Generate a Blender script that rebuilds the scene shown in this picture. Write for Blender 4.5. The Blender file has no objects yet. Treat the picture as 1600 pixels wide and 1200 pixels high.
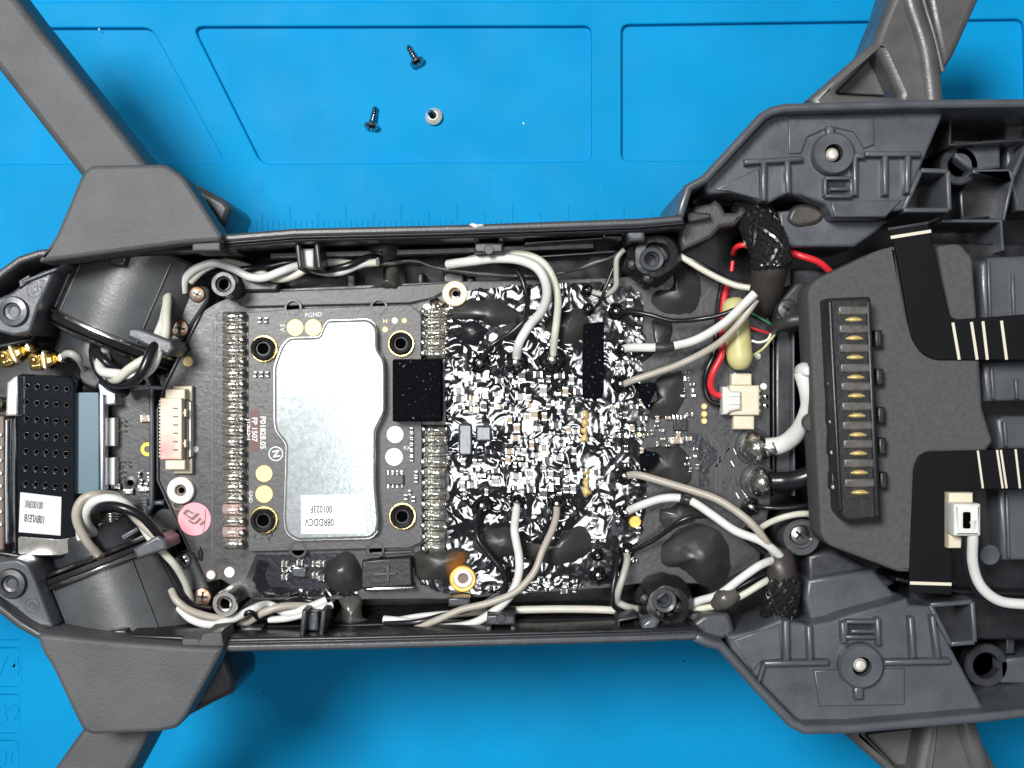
import bpy, bmesh, math, random
from mathutils import Vector, Matrix, noise

random.seed(7)
SC = bpy.context.scene
COL = SC.collection
U = 0.01                      # everything below is written in centimetres; the scene is in metres
H = 24.0                      # camera height above the mat, cm
F = 2088.0                    # focal length in photo pixels (photo is 1600 x 1200)

# ------------------------------------------------------------------ camera
cam_d = bpy.data.cameras.new('camera')
cam = bpy.data.objects.new('camera', cam_d); COL.objects.link(cam)
cam.location = (0, 0, H * U)
cam_d.sensor_fit = 'HORIZONTAL'; cam_d.sensor_width = 36.0
cam_d.lens = 36.0 * F / 1600.0
cam_d.clip_start = 0.01; cam_d.clip_end = 20.0
SC.camera = cam

# ------------------------------------------------------------------ world and lamps
w = bpy.data.worlds.new('World'); SC.world = w; w.use_nodes = True
bg = w.node_tree.nodes['Background']
bg.inputs[0].default_value = (0.93, 0.97, 1.0, 1); bg.inputs[1].default_value = 0.14

def area(name, loc, aim, size, power, col, size_y=None):
    d = bpy.data.lights.new(name, 'AREA'); d.energy = power; d.color = col
    d.shape = 'RECTANGLE' if size_y else 'DISK'; d.size = size
    if size_y: d.size_y = size_y
    o = bpy.data.objects.new(name, d); COL.objects.link(o)
    o.location = loc
    o.rotation_euler = (Vector(aim) - Vector(loc)).to_track_quat('-Z', 'Y').to_euler()
    return o
area('bench_lamp', (-0.155, 0.135, 0.54), (0, 0, 0.03), 0.15, 4.4, (1.0, 0.985, 0.96))
area('ceiling_lamp', (0.004, -0.035, 0.95), (0, 0, 0.03), 0.14, 1.6, (0.96, 0.98, 1.0), 0.18)

vs = SC.view_settings
vs.view_transform = 'Standard'; vs.look = 'None'; vs.exposure = -0.10; vs.gamma = 1.0
vs.use_curve_mapping = False
SC.render.engine = 'CYCLES'
SC.cycles.use_denoising = True
SC.cycles.max_bounces = 6

# ------------------------------------------------------------------ pixel of the photo + height -> place
DZ = 0.0                      # set to the drone's standing height once the mat is built
def K(z): return (H - z - DZ) / F
def P(px, py, z):
    k = K(z)
    return Vector(((px - 800) * k, (600 - py) * k, z + DZ))

# ------------------------------------------------------------------ materials
def mat(name, col, rough=0.5, metal=0.0, spec=0.5, var=0.0, var_s=6.0, bump=0.0, bump_s=60.0,
        coat=0.0, rvar=0.0, col2=None, c2lo=0.5, c2hi=0.6, c2s=8.0, detail=4.0, stretch=None, trans=0.0):
    m = bpy.data.materials.new(name); m.use_nodes = True
    nt = m.node_tree; N = nt.nodes; L = nt.links
    b = N['Principled BSDF']
    b.inputs['Base Color'].default_value = (*col, 1)
    b.inputs['Roughness'].default_value = rough
    b.inputs['Metallic'].default_value = metal
    b.inputs['Specular IOR Level'].default_value = spec
    if coat: b.inputs['Coat Weight'].default_value = coat; b.inputs['Coat Roughness'].default_value = 0.06
    if trans: b.inputs['Subsurface Weight'].default_value = trans; b.inputs['Subsurface Radius'].default_value = (0.003, 0.003, 0.002); b.inputs['Subsurface Scale'].default_value = 0.5
    tc = N.new('ShaderNodeTexCoord'); mp = N.new('ShaderNodeMapping')
    L.new(tc.outputs['Object'], mp.inputs[0])
    s = stretch or (1, 1, 1)
    mp.inputs['Scale'].default_value = (100 * s[0], 100 * s[1], 100 * s[2])
    def nz(scale, det=detail):
        n = N.new('ShaderNodeTexNoise'); n.inputs['Scale'].default_value = scale
        n.inputs['Detail'].default_value = det; L.new(mp.outputs[0], n.inputs['Vector']); return n
    cur = None
    if var:
        n = nz(var_s); r = N.new('ShaderNodeMapRange')
        r.inputs['From Min'].default_value = 0.3; r.inputs['From Max'].default_value = 0.7
        r.inputs['To Min'].default_value = 1 - var; r.inputs['To Max'].default_value = 1 + var
        L.new(n.outputs['Fac'], r.inputs['Value'])
        mx = N.new('ShaderNodeMix'); mx.data_type = 'RGBA'; mx.blend_type = 'MULTIPLY'; mx.inputs[0].default_value = 1
        mx.inputs[6].default_value = (*col, 1); L.new(r.outputs[0], mx.inputs[7]); cur = mx.outputs[2]
    if col2:
        n = nz(c2s); r = N.new('ShaderNodeMapRange'); r.clamp = True
        r.inputs['From Min'].default_value = c2lo; r.inputs['From Max'].default_value = c2hi
        L.new(n.outputs['Fac'], r.inputs['Value'])
        mx = N.new('ShaderNodeMix'); mx.data_type = 'RGBA'
        L.new(r.outputs[0], mx.inputs[0])
        if cur: L.new(cur, mx.inputs[6])
        else: mx.inputs[6].default_value = (*col, 1)
        mx.inputs[7].default_value = (*col2, 1); cur = mx.outputs[2]
    if cur: L.new(cur, b.inputs['Base Color'])
    if rvar:
        n = nz(var_s * 1.7); r = N.new('ShaderNodeMapRange')
        r.inputs['From Min'].default_value = 0.3; r.inputs['From Max'].default_value = 0.7
        r.inputs['To Min'].default_value = max(rough - rvar, 0.02); r.inputs['To Max'].default_value = rough + rvar
        L.new(n.outputs['Fac'], r.inputs['Value']); L.new(r.outputs[0], b.inputs['Roughness'])
    if bump:
        n = nz(bump_s, 2.0); bp = N.new('ShaderNodeBump')
        bp.inputs['Strength'].default_value = 1.0; bp.inputs['Distance'].default_value = bump * U
        L.new(n.outputs['Fac'], bp.inputs['Height']); L.new(bp.outputs[0], b.inputs['Normal'])
    return m

M = {}
M['mat'] = mat('blue_silicone', (0.0, 0.262, 0.56), 0.60, spec=0.10, var=0.08, var_s=0.5, bump=0.004, bump_s=40, rvar=0.1)
M['arm'] = mat('textured_grey_plastic', (0.074, 0.077, 0.082), 0.56, spec=0.35, var=0.16, var_s=1.6, bump=0.006, bump_s=30)
M['rear_arm'] = mat('brown_grey_plastic', (0.078, 0.076, 0.077), 0.38, var=0.22, var_s=1.8, bump=0.003, bump_s=30, rvar=0.1)
M['deck'] = mat('slate_plastic', (0.068, 0.076, 0.088), 0.35, var=0.18, var_s=1.6, bump=0.0025, bump_s=14, rvar=0.12)
M['rim'] = mat('rim_plastic', (0.048, 0.052, 0.057), 0.38, var=0.15, var_s=4, bump=0.003, bump_s=25)
M['shell'] = mat('black_plastic', (0.010, 0.0115, 0.014), 0.34, var=0.2, var_s=3, rvar=0.08, bump=0.0008, bump_s=8)
M['inner'] = mat('dark_grey_plastic', (0.028, 0.031, 0.036), 0.36, var=0.15, var_s=4, rvar=0.1, bump=0.002, bump_s=12)
M['barrel'] = mat('smooth_grey_plastic', (0.075, 0.080, 0.085), 0.36, var=0.15, var_s=3, rvar=0.06, bump=0.002, bump_s=25)
M['pcb'] = mat('charcoal_solder_mask', (0.036, 0.036, 0.039), 0.36, var=0.16, var_s=4, bump=0.003, bump_s=14, rvar=0.08)
M['pcb2'] = mat('grey_solder_mask', (0.060, 0.060, 0.062), 0.40, var=0.12, var_s=5, bump=0.003, bump_s=16)
M['pcbdark'] = mat('blue_black_solder_mask', (0.012, 0.014, 0.020), 0.22, var=0.15, var_s=5, bump=0.003, bump_s=16)
M['mask_strip'] = mat('grey_plastic_strip', (0.055, 0.055, 0.056), 0.42, var=0.12, var_s=6, bump=0.003, bump_s=14)
M['coat'] = mat('glossy_black_coating', (0.008, 0.008, 0.010), 0.09, spec=0.8, coat=0.4, bump=0.001, bump_s=12, rvar=0.04, var_s=5, col2=(0.06, 0.064, 0.072), c2lo=0.56, c2hi=0.68, c2s=7)
M['solder'] = mat('bright_solder', (0.80, 0.79, 0.75), 0.20, 1.0, var=0.15, var_s=10, bump=0.010, bump_s=16)
M['solder_old'] = mat('flux_stained_solder', (0.56, 0.55, 0.51), 0.22, 0.85, var=0.3, var_s=12, bump=0.012, bump_s=14, coat=0.6)
M['solder_pink'] = mat('pinkish_solder', (0.66, 0.50, 0.47), 0.30, 0.5, var=0.2, var_s=12, bump=0.010, bump_s=14, coat=0.5)
M['gold'] = mat('gold_plating', (0.95, 0.70, 0.27), 0.22, 1.0, var=0.12, var_s=9, bump=0.003, bump_s=20)
M['goldpad'] = mat('pale_gold_pad', (0.78, 0.60, 0.26), 0.45, 0.2, var=0.08, var_s=12)
M['tinpad'] = mat('tinned_pad', (0.93, 0.89, 0.80), 0.35, 0.3, var=0.06, var_s=12)
M['shield'] = mat('satin_shield_metal', (0.64, 0.70, 0.715), 0.165, 0.82, var=0.05, var_s=9, bump=0.0006, bump_s=24, rvar=0.012, detail=8)
M['steel'] = mat('bright_steel', (0.42, 0.44, 0.46), 0.16, 1.0, var=0.2, var_s=20)
M['nickel'] = mat('nickel_steel', (0.62, 0.60, 0.57), 0.22, 1.0, var=0.15, var_s=14)
M['rust'] = mat('rusty_steel', (0.30, 0.23, 0.18), 0.38, 0.9, var=0.3, var_s=14, col2=(0.20, 0.07, 0.03), c2lo=0.52, c2hi=0.66, c2s=9)
M['pin'] = mat('satin_pin', (0.86, 0.82, 0.72), 0.32, 0.6, var=0.15, var_s=14)
M['white'] = mat('white_silicone_wire', (0.63, 0.64, 0.62), 0.40, var=0.08, var_s=4, bump=0.003, bump_s=12, col2=(0.48, 0.46, 0.41), c2lo=0.58, c2hi=0.80, c2s=3)
M['cream'] = mat('cream_silicone_wire', (0.56, 0.55, 0.47), 0.42, var=0.06, var_s=5, bump=0.002, bump_s=14, trans=0.1)
M['beige'] = mat('beige_silicone_wire', (0.37, 0.34, 0.29), 0.42, var=0.08, var_s=5, bump=0.002, bump_s=14)
M['blackwire'] = mat('black_silicone_wire', (0.010, 0.010, 0.013), 0.28, bump=0.002, bump_s=12)
M['red'] = mat('red_wire', (0.62, 0.025, 0.035), 0.34, var=0.08, var_s=6)
M['green'] = mat('green_wire', (0.05, 0.22, 0.11), 0.4)
M['yellow'] = mat('pale_yellow_sleeve', (0.55, 0.52, 0.24), 0.30, var=0.06, var_s=5, trans=0.15)
M['yellowpaint'] = mat('yellow_mark', (0.78, 0.66, 0.06), 0.45)
M['ivory'] = mat('ivory_nylon', (0.66, 0.59, 0.45), 0.42, var=0.05, var_s=6, trans=0.1)
M['ivory_pink'] = mat('ivory_nylon_pink_stain', (0.68, 0.60, 0.46), 0.42, var=0.05, var_s=6)
M['brown'] = mat('brown_pin_bed', (0.15, 0.105, 0.085), 0.5)
M['paper'] = mat('white_label_paper', (0.86, 0.86, 0.85), 0.55, var=0.02, var_s=10)
M['paper2'] = mat('grey_white_label_paper', (0.56, 0.56, 0.585), 0.55, var=0.03, var_s=10)
M['ink'] = mat('black_ink', (0.02, 0.02, 0.02), 0.6)
M['silk'] = mat('white_silkscreen', (0.80, 0.80, 0.78), 0.6)
M['silk_red'] = mat('red_ink_wash', (0.12, 0.045, 0.04), 0.5)
M['pink'] = mat('pink_sticker', (0.86, 0.34, 0.40), 0.4, var=0.08, var_s=1.2)
M['glue'] = mat('grey_silicone_glue', (0.034, 0.034, 0.033), 0.36, spec=0.45, var=0.25, var_s=2.5, bump=0.004, bump_s=7, rvar=0.1)
M['glue_clear'] = mat('smoky_glue', (0.07, 0.066, 0.06), 0.22, var=0.3, var_s=4, bump=0.01, bump_s=6)
M['foam'] = mat('felt_foam', (0.076, 0.076, 0.080), 0.9, spec=0.15, var=0.12, var_s=16, bump=0.005, bump_s=36)
M['blackfoam'] = mat('black_foam', (0.004, 0.0045, 0.006), 1.0, spec=0.03, bump=0.012, bump_s=30, col2=(0.20, 0.20, 0.22), c2lo=0.655, c2hi=0.74, c2s=22)
M['ribbon'] = mat('black_flex', (0.0045, 0.0045, 0.006), 0.6, spec=0.12, bump=0.002, bump_s=20)
M['fleshline'] = mat('cream_print', (0.62, 0.58, 0.48), 0.5)
M['housing'] = mat('black_nylon', (0.015, 0.015, 0.017), 0.40, spec=0.4, var=0.25, var_s=6, bump=0.005, bump_s=14)
M['smoke'] = mat('smoky_plastic_web', (0.085, 0.080, 0.075), 0.35, var=0.25, var_s=6, bump=0.006, bump_s=10)
M['rubber'] = mat('black_rubber', (0.010, 0.010, 0.011), 0.48, bump=0.018, bump_s=7)
M['shrink'] = mat('brown_black_shrink_tube', (0.040, 0.034, 0.031), 0.42, var=0.2, var_s=4, bump=0.01, bump_s=5)
M['braid'] = mat('black_braid', (0.012, 0.012, 0.013), 0.25)
M['flatcable'] = mat('blue_grey_flat_cable', (0.085, 0.155, 0.20), 0.36, var=0.10, var_s=1.0)
M['silver'] = mat('silver_foil', (0.72, 0.76, 0.84), 0.25, 0.9, var=0.08, var_s=8)
M['blackmetal'] = mat('dark_glossy_lid', (0.006, 0.008, 0.011), 0.12, 0.0, spec=0.5, bump=0.0006, bump_s=5)
M['chip'] = mat('grey_chip_epoxy', (0.060, 0.060, 0.062), 0.45, var=0.1, var_s=14)
M['tan'] = mat('ceramic_capacitor', (0.36, 0.27, 0.17), 0.4)
M['greyplug'] = mat('pale_grey_plug', (0.60, 0.60, 0.56), 0.4)
M['orange'] = mat('burnt_orange_ring', (0.75, 0.42, 0.10), 0.35, 0.6, var=0.2, var_s=8)
M['greycoax'] = mat('grey_coax', (0.36, 0.36, 0.33), 0.4)
M['bluepcbcomp'] = mat('coated_grey_part', (0.045, 0.055, 0.075), 0.22, coat=0.3, var=0.2, var_s=10, bump=0.004, bump_s=10)

M['hole_shade'] = mat('hole_shade_black', (0.002, 0.002, 0.002), 1.0, spec=0.0)  # shade inside holes and slots, painted as matte black on flat faces
M['goldcontact'] = mat('gold_contact', (0.95, 0.72, 0.30), 0.32, 0.45)
M['palegold'] = mat('pale_gold_ring', (0.90, 0.76, 0.46), 0.35, 0.35, var=0.08, var_s=8)
M['glue_burn'] = mat('scorched_glue', (0.036, 0.036, 0.034), 0.40, spec=0.4, var=0.25, var_s=2.5, bump=0.004, bump_s=7)
M['burn'] = mat('burnt_flux', (0.15, 0.065, 0.018), 0.35, var=0.4, var_s=6)
M['stain'] = mat('pink_stain', (0.72, 0.26, 0.28), 0.5, var=0.2, var_s=8)
def add_stain(m, centre, r0, r1, col):
    nt = m.node_tree; N = nt.nodes; L = nt.links; b = N['Principled BSDF']
    src = b.inputs['Base Color'].links[0].from_socket if b.inputs['Base Color'].links else None
    tc = N.new('ShaderNodeTexCoord'); d = N.new('ShaderNodeVectorMath'); d.operation = 'DISTANCE'
    L.new(tc.outputs['Object'], d.inputs[0]); d.inputs[1].default_value = centre * U
    nz = N.new('ShaderNodeTexNoise'); nz.inputs['Scale'].default_value = 900; L.new(tc.outputs['Object'], nz.inputs['Vector'])
    ad = N.new('ShaderNodeMath'); ad.operation = 'MULTIPLY_ADD'; L.new(nz.outputs['Fac'], ad.inputs[0]); ad.inputs[1].default_value = r1 * U * .8; L.new(d.outputs['Value'], ad.inputs[2])
    r = N.new('ShaderNodeMapRange'); r.inputs['From Min'].default_value = (r0 + r1 * .4) * U; r.inputs['From Max'].default_value = (r1 * 1.4) * U; r.inputs['To Min'].default_value = .85; r.inputs['To Max'].default_value = 0
    L.new(ad.outputs[0], r.inputs['Value'])
    mx = N.new('ShaderNodeMix'); mx.data_type = 'RGBA'; L.new(r.outputs[0], mx.inputs[0])
    if src: L.new(src, mx.inputs[6])
    else: mx.inputs[6].default_value = b.inputs['Base Color'].default_value
    mx.inputs[7].default_value = (*col, 1); L.new(mx.outputs[2], b.inputs['Base Color'])
# ------------------------------------------------------------------ object helpers
WORLD = {}
WMAT = {}
def finish(me, smooth=True, ang=32):
    if smooth:
        for p in me.polygons: p.use_smooth = True
        me.set_sharp_from_angle(angle=math.radians(ang))

def thing(name, label, cat, base, group=None, kind=None):
    o = bpy.data.objects.new(name, None); COL.objects.link(o)
    o.empty_display_size = 0.005
    loc = P(*base) * U; o.location = loc; WORLD[o] = loc.copy()
    o['label'] = label; o['category'] = cat
    if group: o['group'] = group
    if kind: o['kind'] = kind
    return o

def put(me, name, m, parent=None, label=None, loc=None, rot=None, scale=None, kind=None):
    """link mesh data (vertices in cm around the scene origin, or around loc) as one object"""
    o = bpy.data.objects.new(name, me); COL.objects.link(o)
    if m is not None and len(me.materials) == 0: me.materials.append(M[m] if isinstance(m, str) else m)
    wl = (loc * U) if loc is not None else Vector((0, 0, 0))
    o.location = wl
    WORLD[o] = wl
    if rot: o.rotation_euler = rot
    if scale: o.scale = scale
    WMAT[o] = Matrix.LocRotScale(wl, o.rotation_euler.to_quaternion(), o.scale)
    if parent is not None:
        o.parent = parent
        pm = WMAT[parent] if parent in WMAT else Matrix.Translation(WORLD[parent])
        o.matrix_parent_inverse = pm.inverted()
    if label: o['label'] = label
    if kind: o['kind'] = kind
    return o

def mesh(verts, faces, name='m', smooth=True, ang=32):
    me = bpy.data.meshes.new(name)
    me.from_pydata([Vector(v) * U for v in verts], [], faces); me.validate(); me.update()
    finish(me, smooth, ang)
    return me

def rnd(pts, r, n=4):
    """round the corners of a closed pixel outline; r a number or list"""
    out = []; k = len(pts)
    for i, p in enumerate(pts):
        rr = r[i] if isinstance(r, (list, tuple)) else r
        a = Vector(pts[i - 1][:2]); b = Vector(p[:2]); c = Vector(pts[(i + 1) % k][:2])
        d1 = (a - b); d2 = (c - b)
        t = min(rr, d1.length * 0.45, d2.length * 0.45)
        if t < 0.6: out.append(tuple(b)); continue
        s = b + d1.normalized() * t; e = b + d2.normalized() * t
        for j in range(n + 1):
            u = j / n
            out.append(tuple((1 - u) ** 2 * s + 2 * u * (1 - u) * b + u * u * e))
    return out

def prism_mesh(outlines, z0, z1, bev=0.02, world=False, bres=2, zref=None):
    """extrude pixel outlines (outer first, holes after) between two heights with bevelled edges"""
    cu = bpy.data.curves.new('c', 'CURVE'); cu.dimensions = '2D'; cu.fill_mode = 'BOTH'
    h = (z1 - z0) / 2; bev = min(bev, h * 0.9)
    cu.extrude = (h - bev) * U; cu.bevel_depth = bev * U; cu.offset = -bev * U; cu.bevel_resolution = bres
    for io, ol in enumerate(outlines):
        vv = [Vector((p[0], p[1], 0)) if world else P(p[0], p[1], zref if zref is not None else z1) for p in ol]
        ar = sum(vv[i - 1].x * vv[i].y - vv[i].x * vv[i - 1].y for i in range(len(vv)))
        if (ar < 0) == (io == 0): vv.reverse()
        s = cu.splines.new('POLY'); s.points.add(len(ol) - 1); s.use_cyclic_u = True
        for q, v in zip(s.points, vv):
            q.co = (v.x * U, v.y * U, 0, 1)
    ob = bpy.data.objects.new('tmp', cu)
    me = bpy.data.meshes.new_from_object(ob)
    bpy.data.objects.remove(ob); bpy.data.curves.remove(cu)
    zc = ((z0 + z1) / 2 + (0 if world else DZ)) * U
    for v in me.vertices: v.co.z += zc
    finish(me)
    return me

def prism(name, pts, z0, z1, m, parent, bev=0.02, r=0, holes=(), label=None, kind=None, zref=None):
    ol = [rnd(pts, r) if r else pts] + [list(h) for h in holes]
    return put(prism_mesh(ol, z0, z1, bev, zref=zref), name, m, parent, label, kind=kind)

def rect(x0, y0, x1, y1): return [(x0, y0), (x1, y0), (x1, y1), (x0, y1)]
def circ(x, y, r, n=24): return [(x + r * math.cos(a * 2 * math.pi / n), y + r * math.sin(a * 2 * math.pi / n)) for a in range(n)]
def box(name, x0, y0, x1, y1, z0, z1, m, parent, bev=0.02, r=0, label=None):
    return prism(name, rect(x0, y0, x1, y1), z0, z1, m, parent, bev, r, label=label)

def line_poly(path, wpx):
    L, R = [], []
    n = len(path)
    for i, p in enumerate(path):
        a = Vector(path[max(i - 1, 0)]); b = Vector(path[min(i + 1, n - 1)])
        t = (b - a).normalized(); nn = Vector((-t.y, t.x))
        q = Vector(p); L.append(tuple(q + nn * wpx / 2)); R.append(tuple(q - nn * wpx / 2))
    return L + R[::-1]
def rib(name, path, wpx, z0, z1, m, parent, bev=0.02, label=None):
    return prism(name, line_poly(path, wpx), z0, z1, m, parent, bev, label=label)

def lathe_mesh(profile, n=24, noise_amp=0.0, seed=0):
    """profile [(r, z)] in cm round the origin"""
    vs, fs = [], []
    for i, (r, z) in enumerate(profile):
        for j in range(n):
            a = 2 * math.pi * j / n
            k = 1.0
            if noise_amp: k = 1 + noise_amp * noise.noise(Vector((math.cos(a) * 2 + seed, math.sin(a) * 2, i * 0.4)))
            vs.append((r * k * math.cos(a), r * k * math.sin(a), z))
    m = len(profile)
    for i in range(m - 1):
        for j in range(n):
            fs.append((i * n + j, i * n + (j + 1) % n, (i + 1) * n + (j + 1) % n, (i + 1) * n + j))
    fs.append(tuple(range(n))[::-1]); fs.append(tuple((m - 1) * n + j for j in range(n)))
    me = mesh(vs, fs)
    bm = bmesh.new(); bm.from_mesh(me); bmesh.ops.recalc_face_normals(bm, faces=bm.faces); bm.to_mesh(me); bm.free()
    finish(me)
    return me

CACHE = {}
def lathe(name, px, py, z, profile, m, parent, n=24, label=None, rot=None, noise_amp=0.0):
    """profile r in pixels (at height z) and z in cm above z"""
    k = K(z)
    key = (tuple(profile), round(z, 2), m, n, noise_amp)
    if key not in CACHE or noise_amp:
        CACHE[key] = lathe_mesh([(r * k, h) for r, h in profile], n, noise_amp, px * 0.1)
    return put(CACHE[key], name, m, parent, label, loc=P(px, py, z), rot=rot)

def disc(name, px, py, r, z, h, m, parent, label=None, n=24):
    b = min(h * 0.5, 0.015)
    return lathe(name, px, py, z, [(r, 0), (r, h - b), (r - b / K(z) * 0.8, h), (0.01, h)], m, parent, n, label)

def ringp(name, px, py, ro, ri, z, h, m, parent, label=None, n=28):
    b = min(h * 0.3, 0.02); bp = b / K(z)
    return lathe(name, px, py, z, [(ri, -0.05), (ri, h - b), (ri + bp, h), (ro - bp, h), (ro, h - b), (ro, -0.05)], m, parent, n, label)

def smooth_path(pts, sub=6, closed=False):
    pts = [Vector(p) for p in pts]; out = []; n = len(pts)
    rng = range(n if closed else n - 1)
    for i in rng:
        if closed: p0, p1, p2, p3 = pts[i - 1], pts[i], pts[(i + 1) % n], pts[(i + 2) % n]
        else: p0, p1, p2, p3 = pts[max(i - 1, 0)], pts[i], pts[i + 1], pts[min(i + 2, n - 1)]
        for j in range(sub):
            t = j / sub
            out.append(0.5 * ((2 * p1) + (-p0 + p2) * t + (2 * p0 - 5 * p1 + 4 * p2 - p3) * t * t + (-p0 + 3 * p1 - 3 * p2 + p3) * t ** 3))
    if not closed: out.append(pts[-1])
    return out

def tube_mesh(pts, rad, n=10, wob=0.0):
    """sweep along cm points; rad number or function of t"""
    vs, fs = [], []; m = len(pts)
    up = Vector((0, 0, 1))
    for i, p in enumerate(pts):
        t = (pts[min(i + 1, m - 1)] - pts[max(i - 1, 0)]).normalized()
        if i == 0:
            s = t.cross(up)
            if s.length < 1e-4: s = t.cross(Vector((0, 1, 0)))
            s.normalize()
        else:
            s = (s - t * s.dot(t)).normalized()
        q = t.cross(s)
        r = rad(i / (m - 1)) if callable(rad) else rad
        for j in range(n):
            a = 2 * math.pi * j / n
            d = math.cos(a) * s + math.sin(a) * q
            rr = r * (1 + wob * noise.noise(p * 3 + d))
            vs.append(p + d * rr)
    for i in range(m - 1):
        for j in range(n):
            fs.append((i * n + j, i * n + (j + 1) % n, (i + 1) * n + (j + 1) % n, (i + 1) * n + j))
    fs.append(tuple(range(n))[::-1]); fs.append(tuple((m - 1) * n + j for j in range(n)))
    return mesh(vs, fs, ang=50)

def wire(name, pts, wpx, m, parent, label=None, sub=6, n=10, wob=0.04, taper=None):
    """pts (px, py, z); wpx the width in photo pixels"""
    ps = smooth_path([P(*p) for p in pts], sub)
    r = wpx / 2 * K(pts[0][2])
    f = (lambda t: r * taper(t)) if taper else r
    return put(tube_mesh(ps, f, n, wob), name, m, parent, label)

def blob_mesh(outline, z0, h, seed=0, rough=0.12, rings=9, dense=4):
    pts = smooth_path([(x, y, 0) for x, y in outline], dense, closed=True)
    if rough > .1:
        pts = [p + Vector((noise.noise(Vector((p.x / 9, p.y / 9, seed))), noise.noise(Vector((p.x / 9, p.y / 9, seed + 9))), 0)) * 4 for p in pts]
    cx = sum(p.x for p in pts) / len(pts); cy = sum(p.y for p in pts) / len(pts)
    vs, fs = [], []; n = len(pts)
    for i in range(rings):
        u = i / rings
        s = 1 - u
        z = z0 + h * (1 - s ** 2.2) ** 1.35 if u > 0 else z0 - .02
        for p in pts:
            x = cx + (p.x - cx) * s; y = cy + (p.y - cy) * s
            zz = z + h * rough * noise.noise(Vector((x / 22, y / 22, seed))) * (u > 0) * min(1, u * 3)
            vs.append(P(x, y, zz))
    vs.append(P(cx, cy, z0 + h))
    for i in range(rings - 1):
        for j in range(n):
            fs.append((i * n + j, (i + 1) * n + j, (i + 1) * n + (j + 1) % n, i * n + (j + 1) % n))
    for j in range(n): fs.append(((rings - 1) * n + j, rings * n, (rings - 1) * n + (j + 1) % n))
    me = mesh(vs, fs, ang=80)
    bm = bmesh.new(); bm.from_mesh(me); bmesh.ops.recalc_face_normals(bm, faces=bm.faces)
    if sum(f.normal.z for f in bm.faces) < 0: bmesh.ops.reverse_faces(bm, faces=bm.faces)
    bm.to_mesh(me); bm.free(); finish(me, ang=80)
    return me
def blob(name, outline, z0, h, m, parent, label=None, seed=0, rough=0.12):
    return put(blob_mesh(outline, z0, h, seed or outline[0][0], rough), name, m, parent, label)

def zoomed(pts, s, ox, oy): return [(ox + x / s, oy + y / s) for x, y in pts]

def text(s, px, py, hpx, deg, z, m, parent, name='lettering', depth=0.004, xs=1.0, bold=0.0, shear=0.0, align='CENTER'):
    cu = bpy.data.curves.new('t', 'FONT'); cu.body = s; cu.align_x = align; cu.align_y = 'CENTER'
    cu.size = hpx * K(z) * U * 1.38; cu.extrude = depth * U; cu.offset = bold * U; cu.shear = shear; cu.resolution_u = 3
    ob = bpy.data.objects.new('tmp', cu); me = bpy.data.meshes.new_from_object(ob)
    bpy.data.objects.remove(ob); bpy.data.curves.remove(cu)
    rot = Matrix.Rotation(math.radians(deg), 4, 'Z') @ Matrix.Diagonal((xs, 1, 1, 1))
    me.transform(rot)
    return put(me, name, m, parent, loc=P(px, py, z))

def grid_sheet(poly, z, hfun, step=2.0):
    """height-field sheet over a pixel polygon"""
    xs = [p[0] for p in poly]; ys = [p[1] for p in poly]
    x0, x1, y0, y1 = min(xs), max(xs), min(ys), max(ys)
    nx = int((x1 - x0) / step) + 1; ny = int((y1 - y0) / step) + 1
    def inside(x, y):
        c = False; j = len(poly) - 1
        for i in range(len(poly)):
            xi, yi = poly[i]; xj, yj = poly[j]
            if (yi > y) != (yj > y) and x < (xj - xi) * (y - yi) / (yj - yi) + xi: c = not c
            j = i
        return c
    idx = {}; vs = []
    for j in range(ny):
        for i in range(nx):
            x = x0 + i * step; y = y0 + j * step
            wob = 5 * noise.noise(Vector((x / 14, y / 14, 3.3)))
            if inside(x + wob, y - wob):
                idx[i, j] = len(vs); vs.append(P(x, y, z + hfun(x, y)))
    fs = []
    for (i, j) in idx:
        if (i + 1, j) in idx and (i, j + 1) in idx and (i + 1, j + 1) in idx:
            fs.append((idx[i, j], idx[i, j + 1], idx[i + 1, j + 1], idx[i + 1, j]))
    return mesh(vs, fs, ang=90)

# =================================================================== THE WORK MAT
MZ = -0.13                       # tray floor
tray_a = rnd([(-400, 43), (236, 43), (352, 256), (-400, 256)], [4, 14, 18, 4])
tray_b = rnd([(301, 41), (924, 40), (924, 252), (408, 256)], [16, 12, 12, 16])
tray_c = rnd([(971, 38), (1600, 29), (1606, 250), (971, 251)], [12, 14, 8, 12])
tray_d = rnd([(-400, -300), (2000, -300), (2000, 1), (-400, 3)], 4)
cells = [rnd(rect(-60, a, 34 - i * 2, b), 9) for i, (a, b) in enumerate([(930, 1000), (1013, 1073), (1086, 1146), (1158, 1222)])]
mat_o = prism_mesh([rect(-700, -500, 2300, 1700), tray_a, tray_b, tray_c, tray_d] + cells, -0.30, 0.0, 0.03)
work_mat = put(mat_o, 'work_mat', 'mat'); work_mat['kind'] = 'structure'
work_mat['label'] = 'bright blue silicone work mat with moulded trays under the drone'
prism('tray_floor', rect(-690, -490, 2290, 1690), -0.34, MZ, 'mat', work_mat, 0.0)
prism('cell_floor', rect(-200, 925, 90, 1260), MZ + 0.002, -0.055, 'mat', work_mat, 0.0)
for t, y in (('74', 1043), ('82', 1116), ('90', 1188)):
    text(t, 12, y, 30, 0, -0.050, 'mat', work_mat, 'moulded_number', depth=0.010, bold=0.004)
for i, t in enumerate(('8', '9', '10', '11', '12', '13', '14', '15')):
    text(t, 404 + i * 87, 291, 26, 0, 0.0, 'mat', work_mat, 'moulded_number', depth=0.0035)
bmv, bmf = [], []
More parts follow.
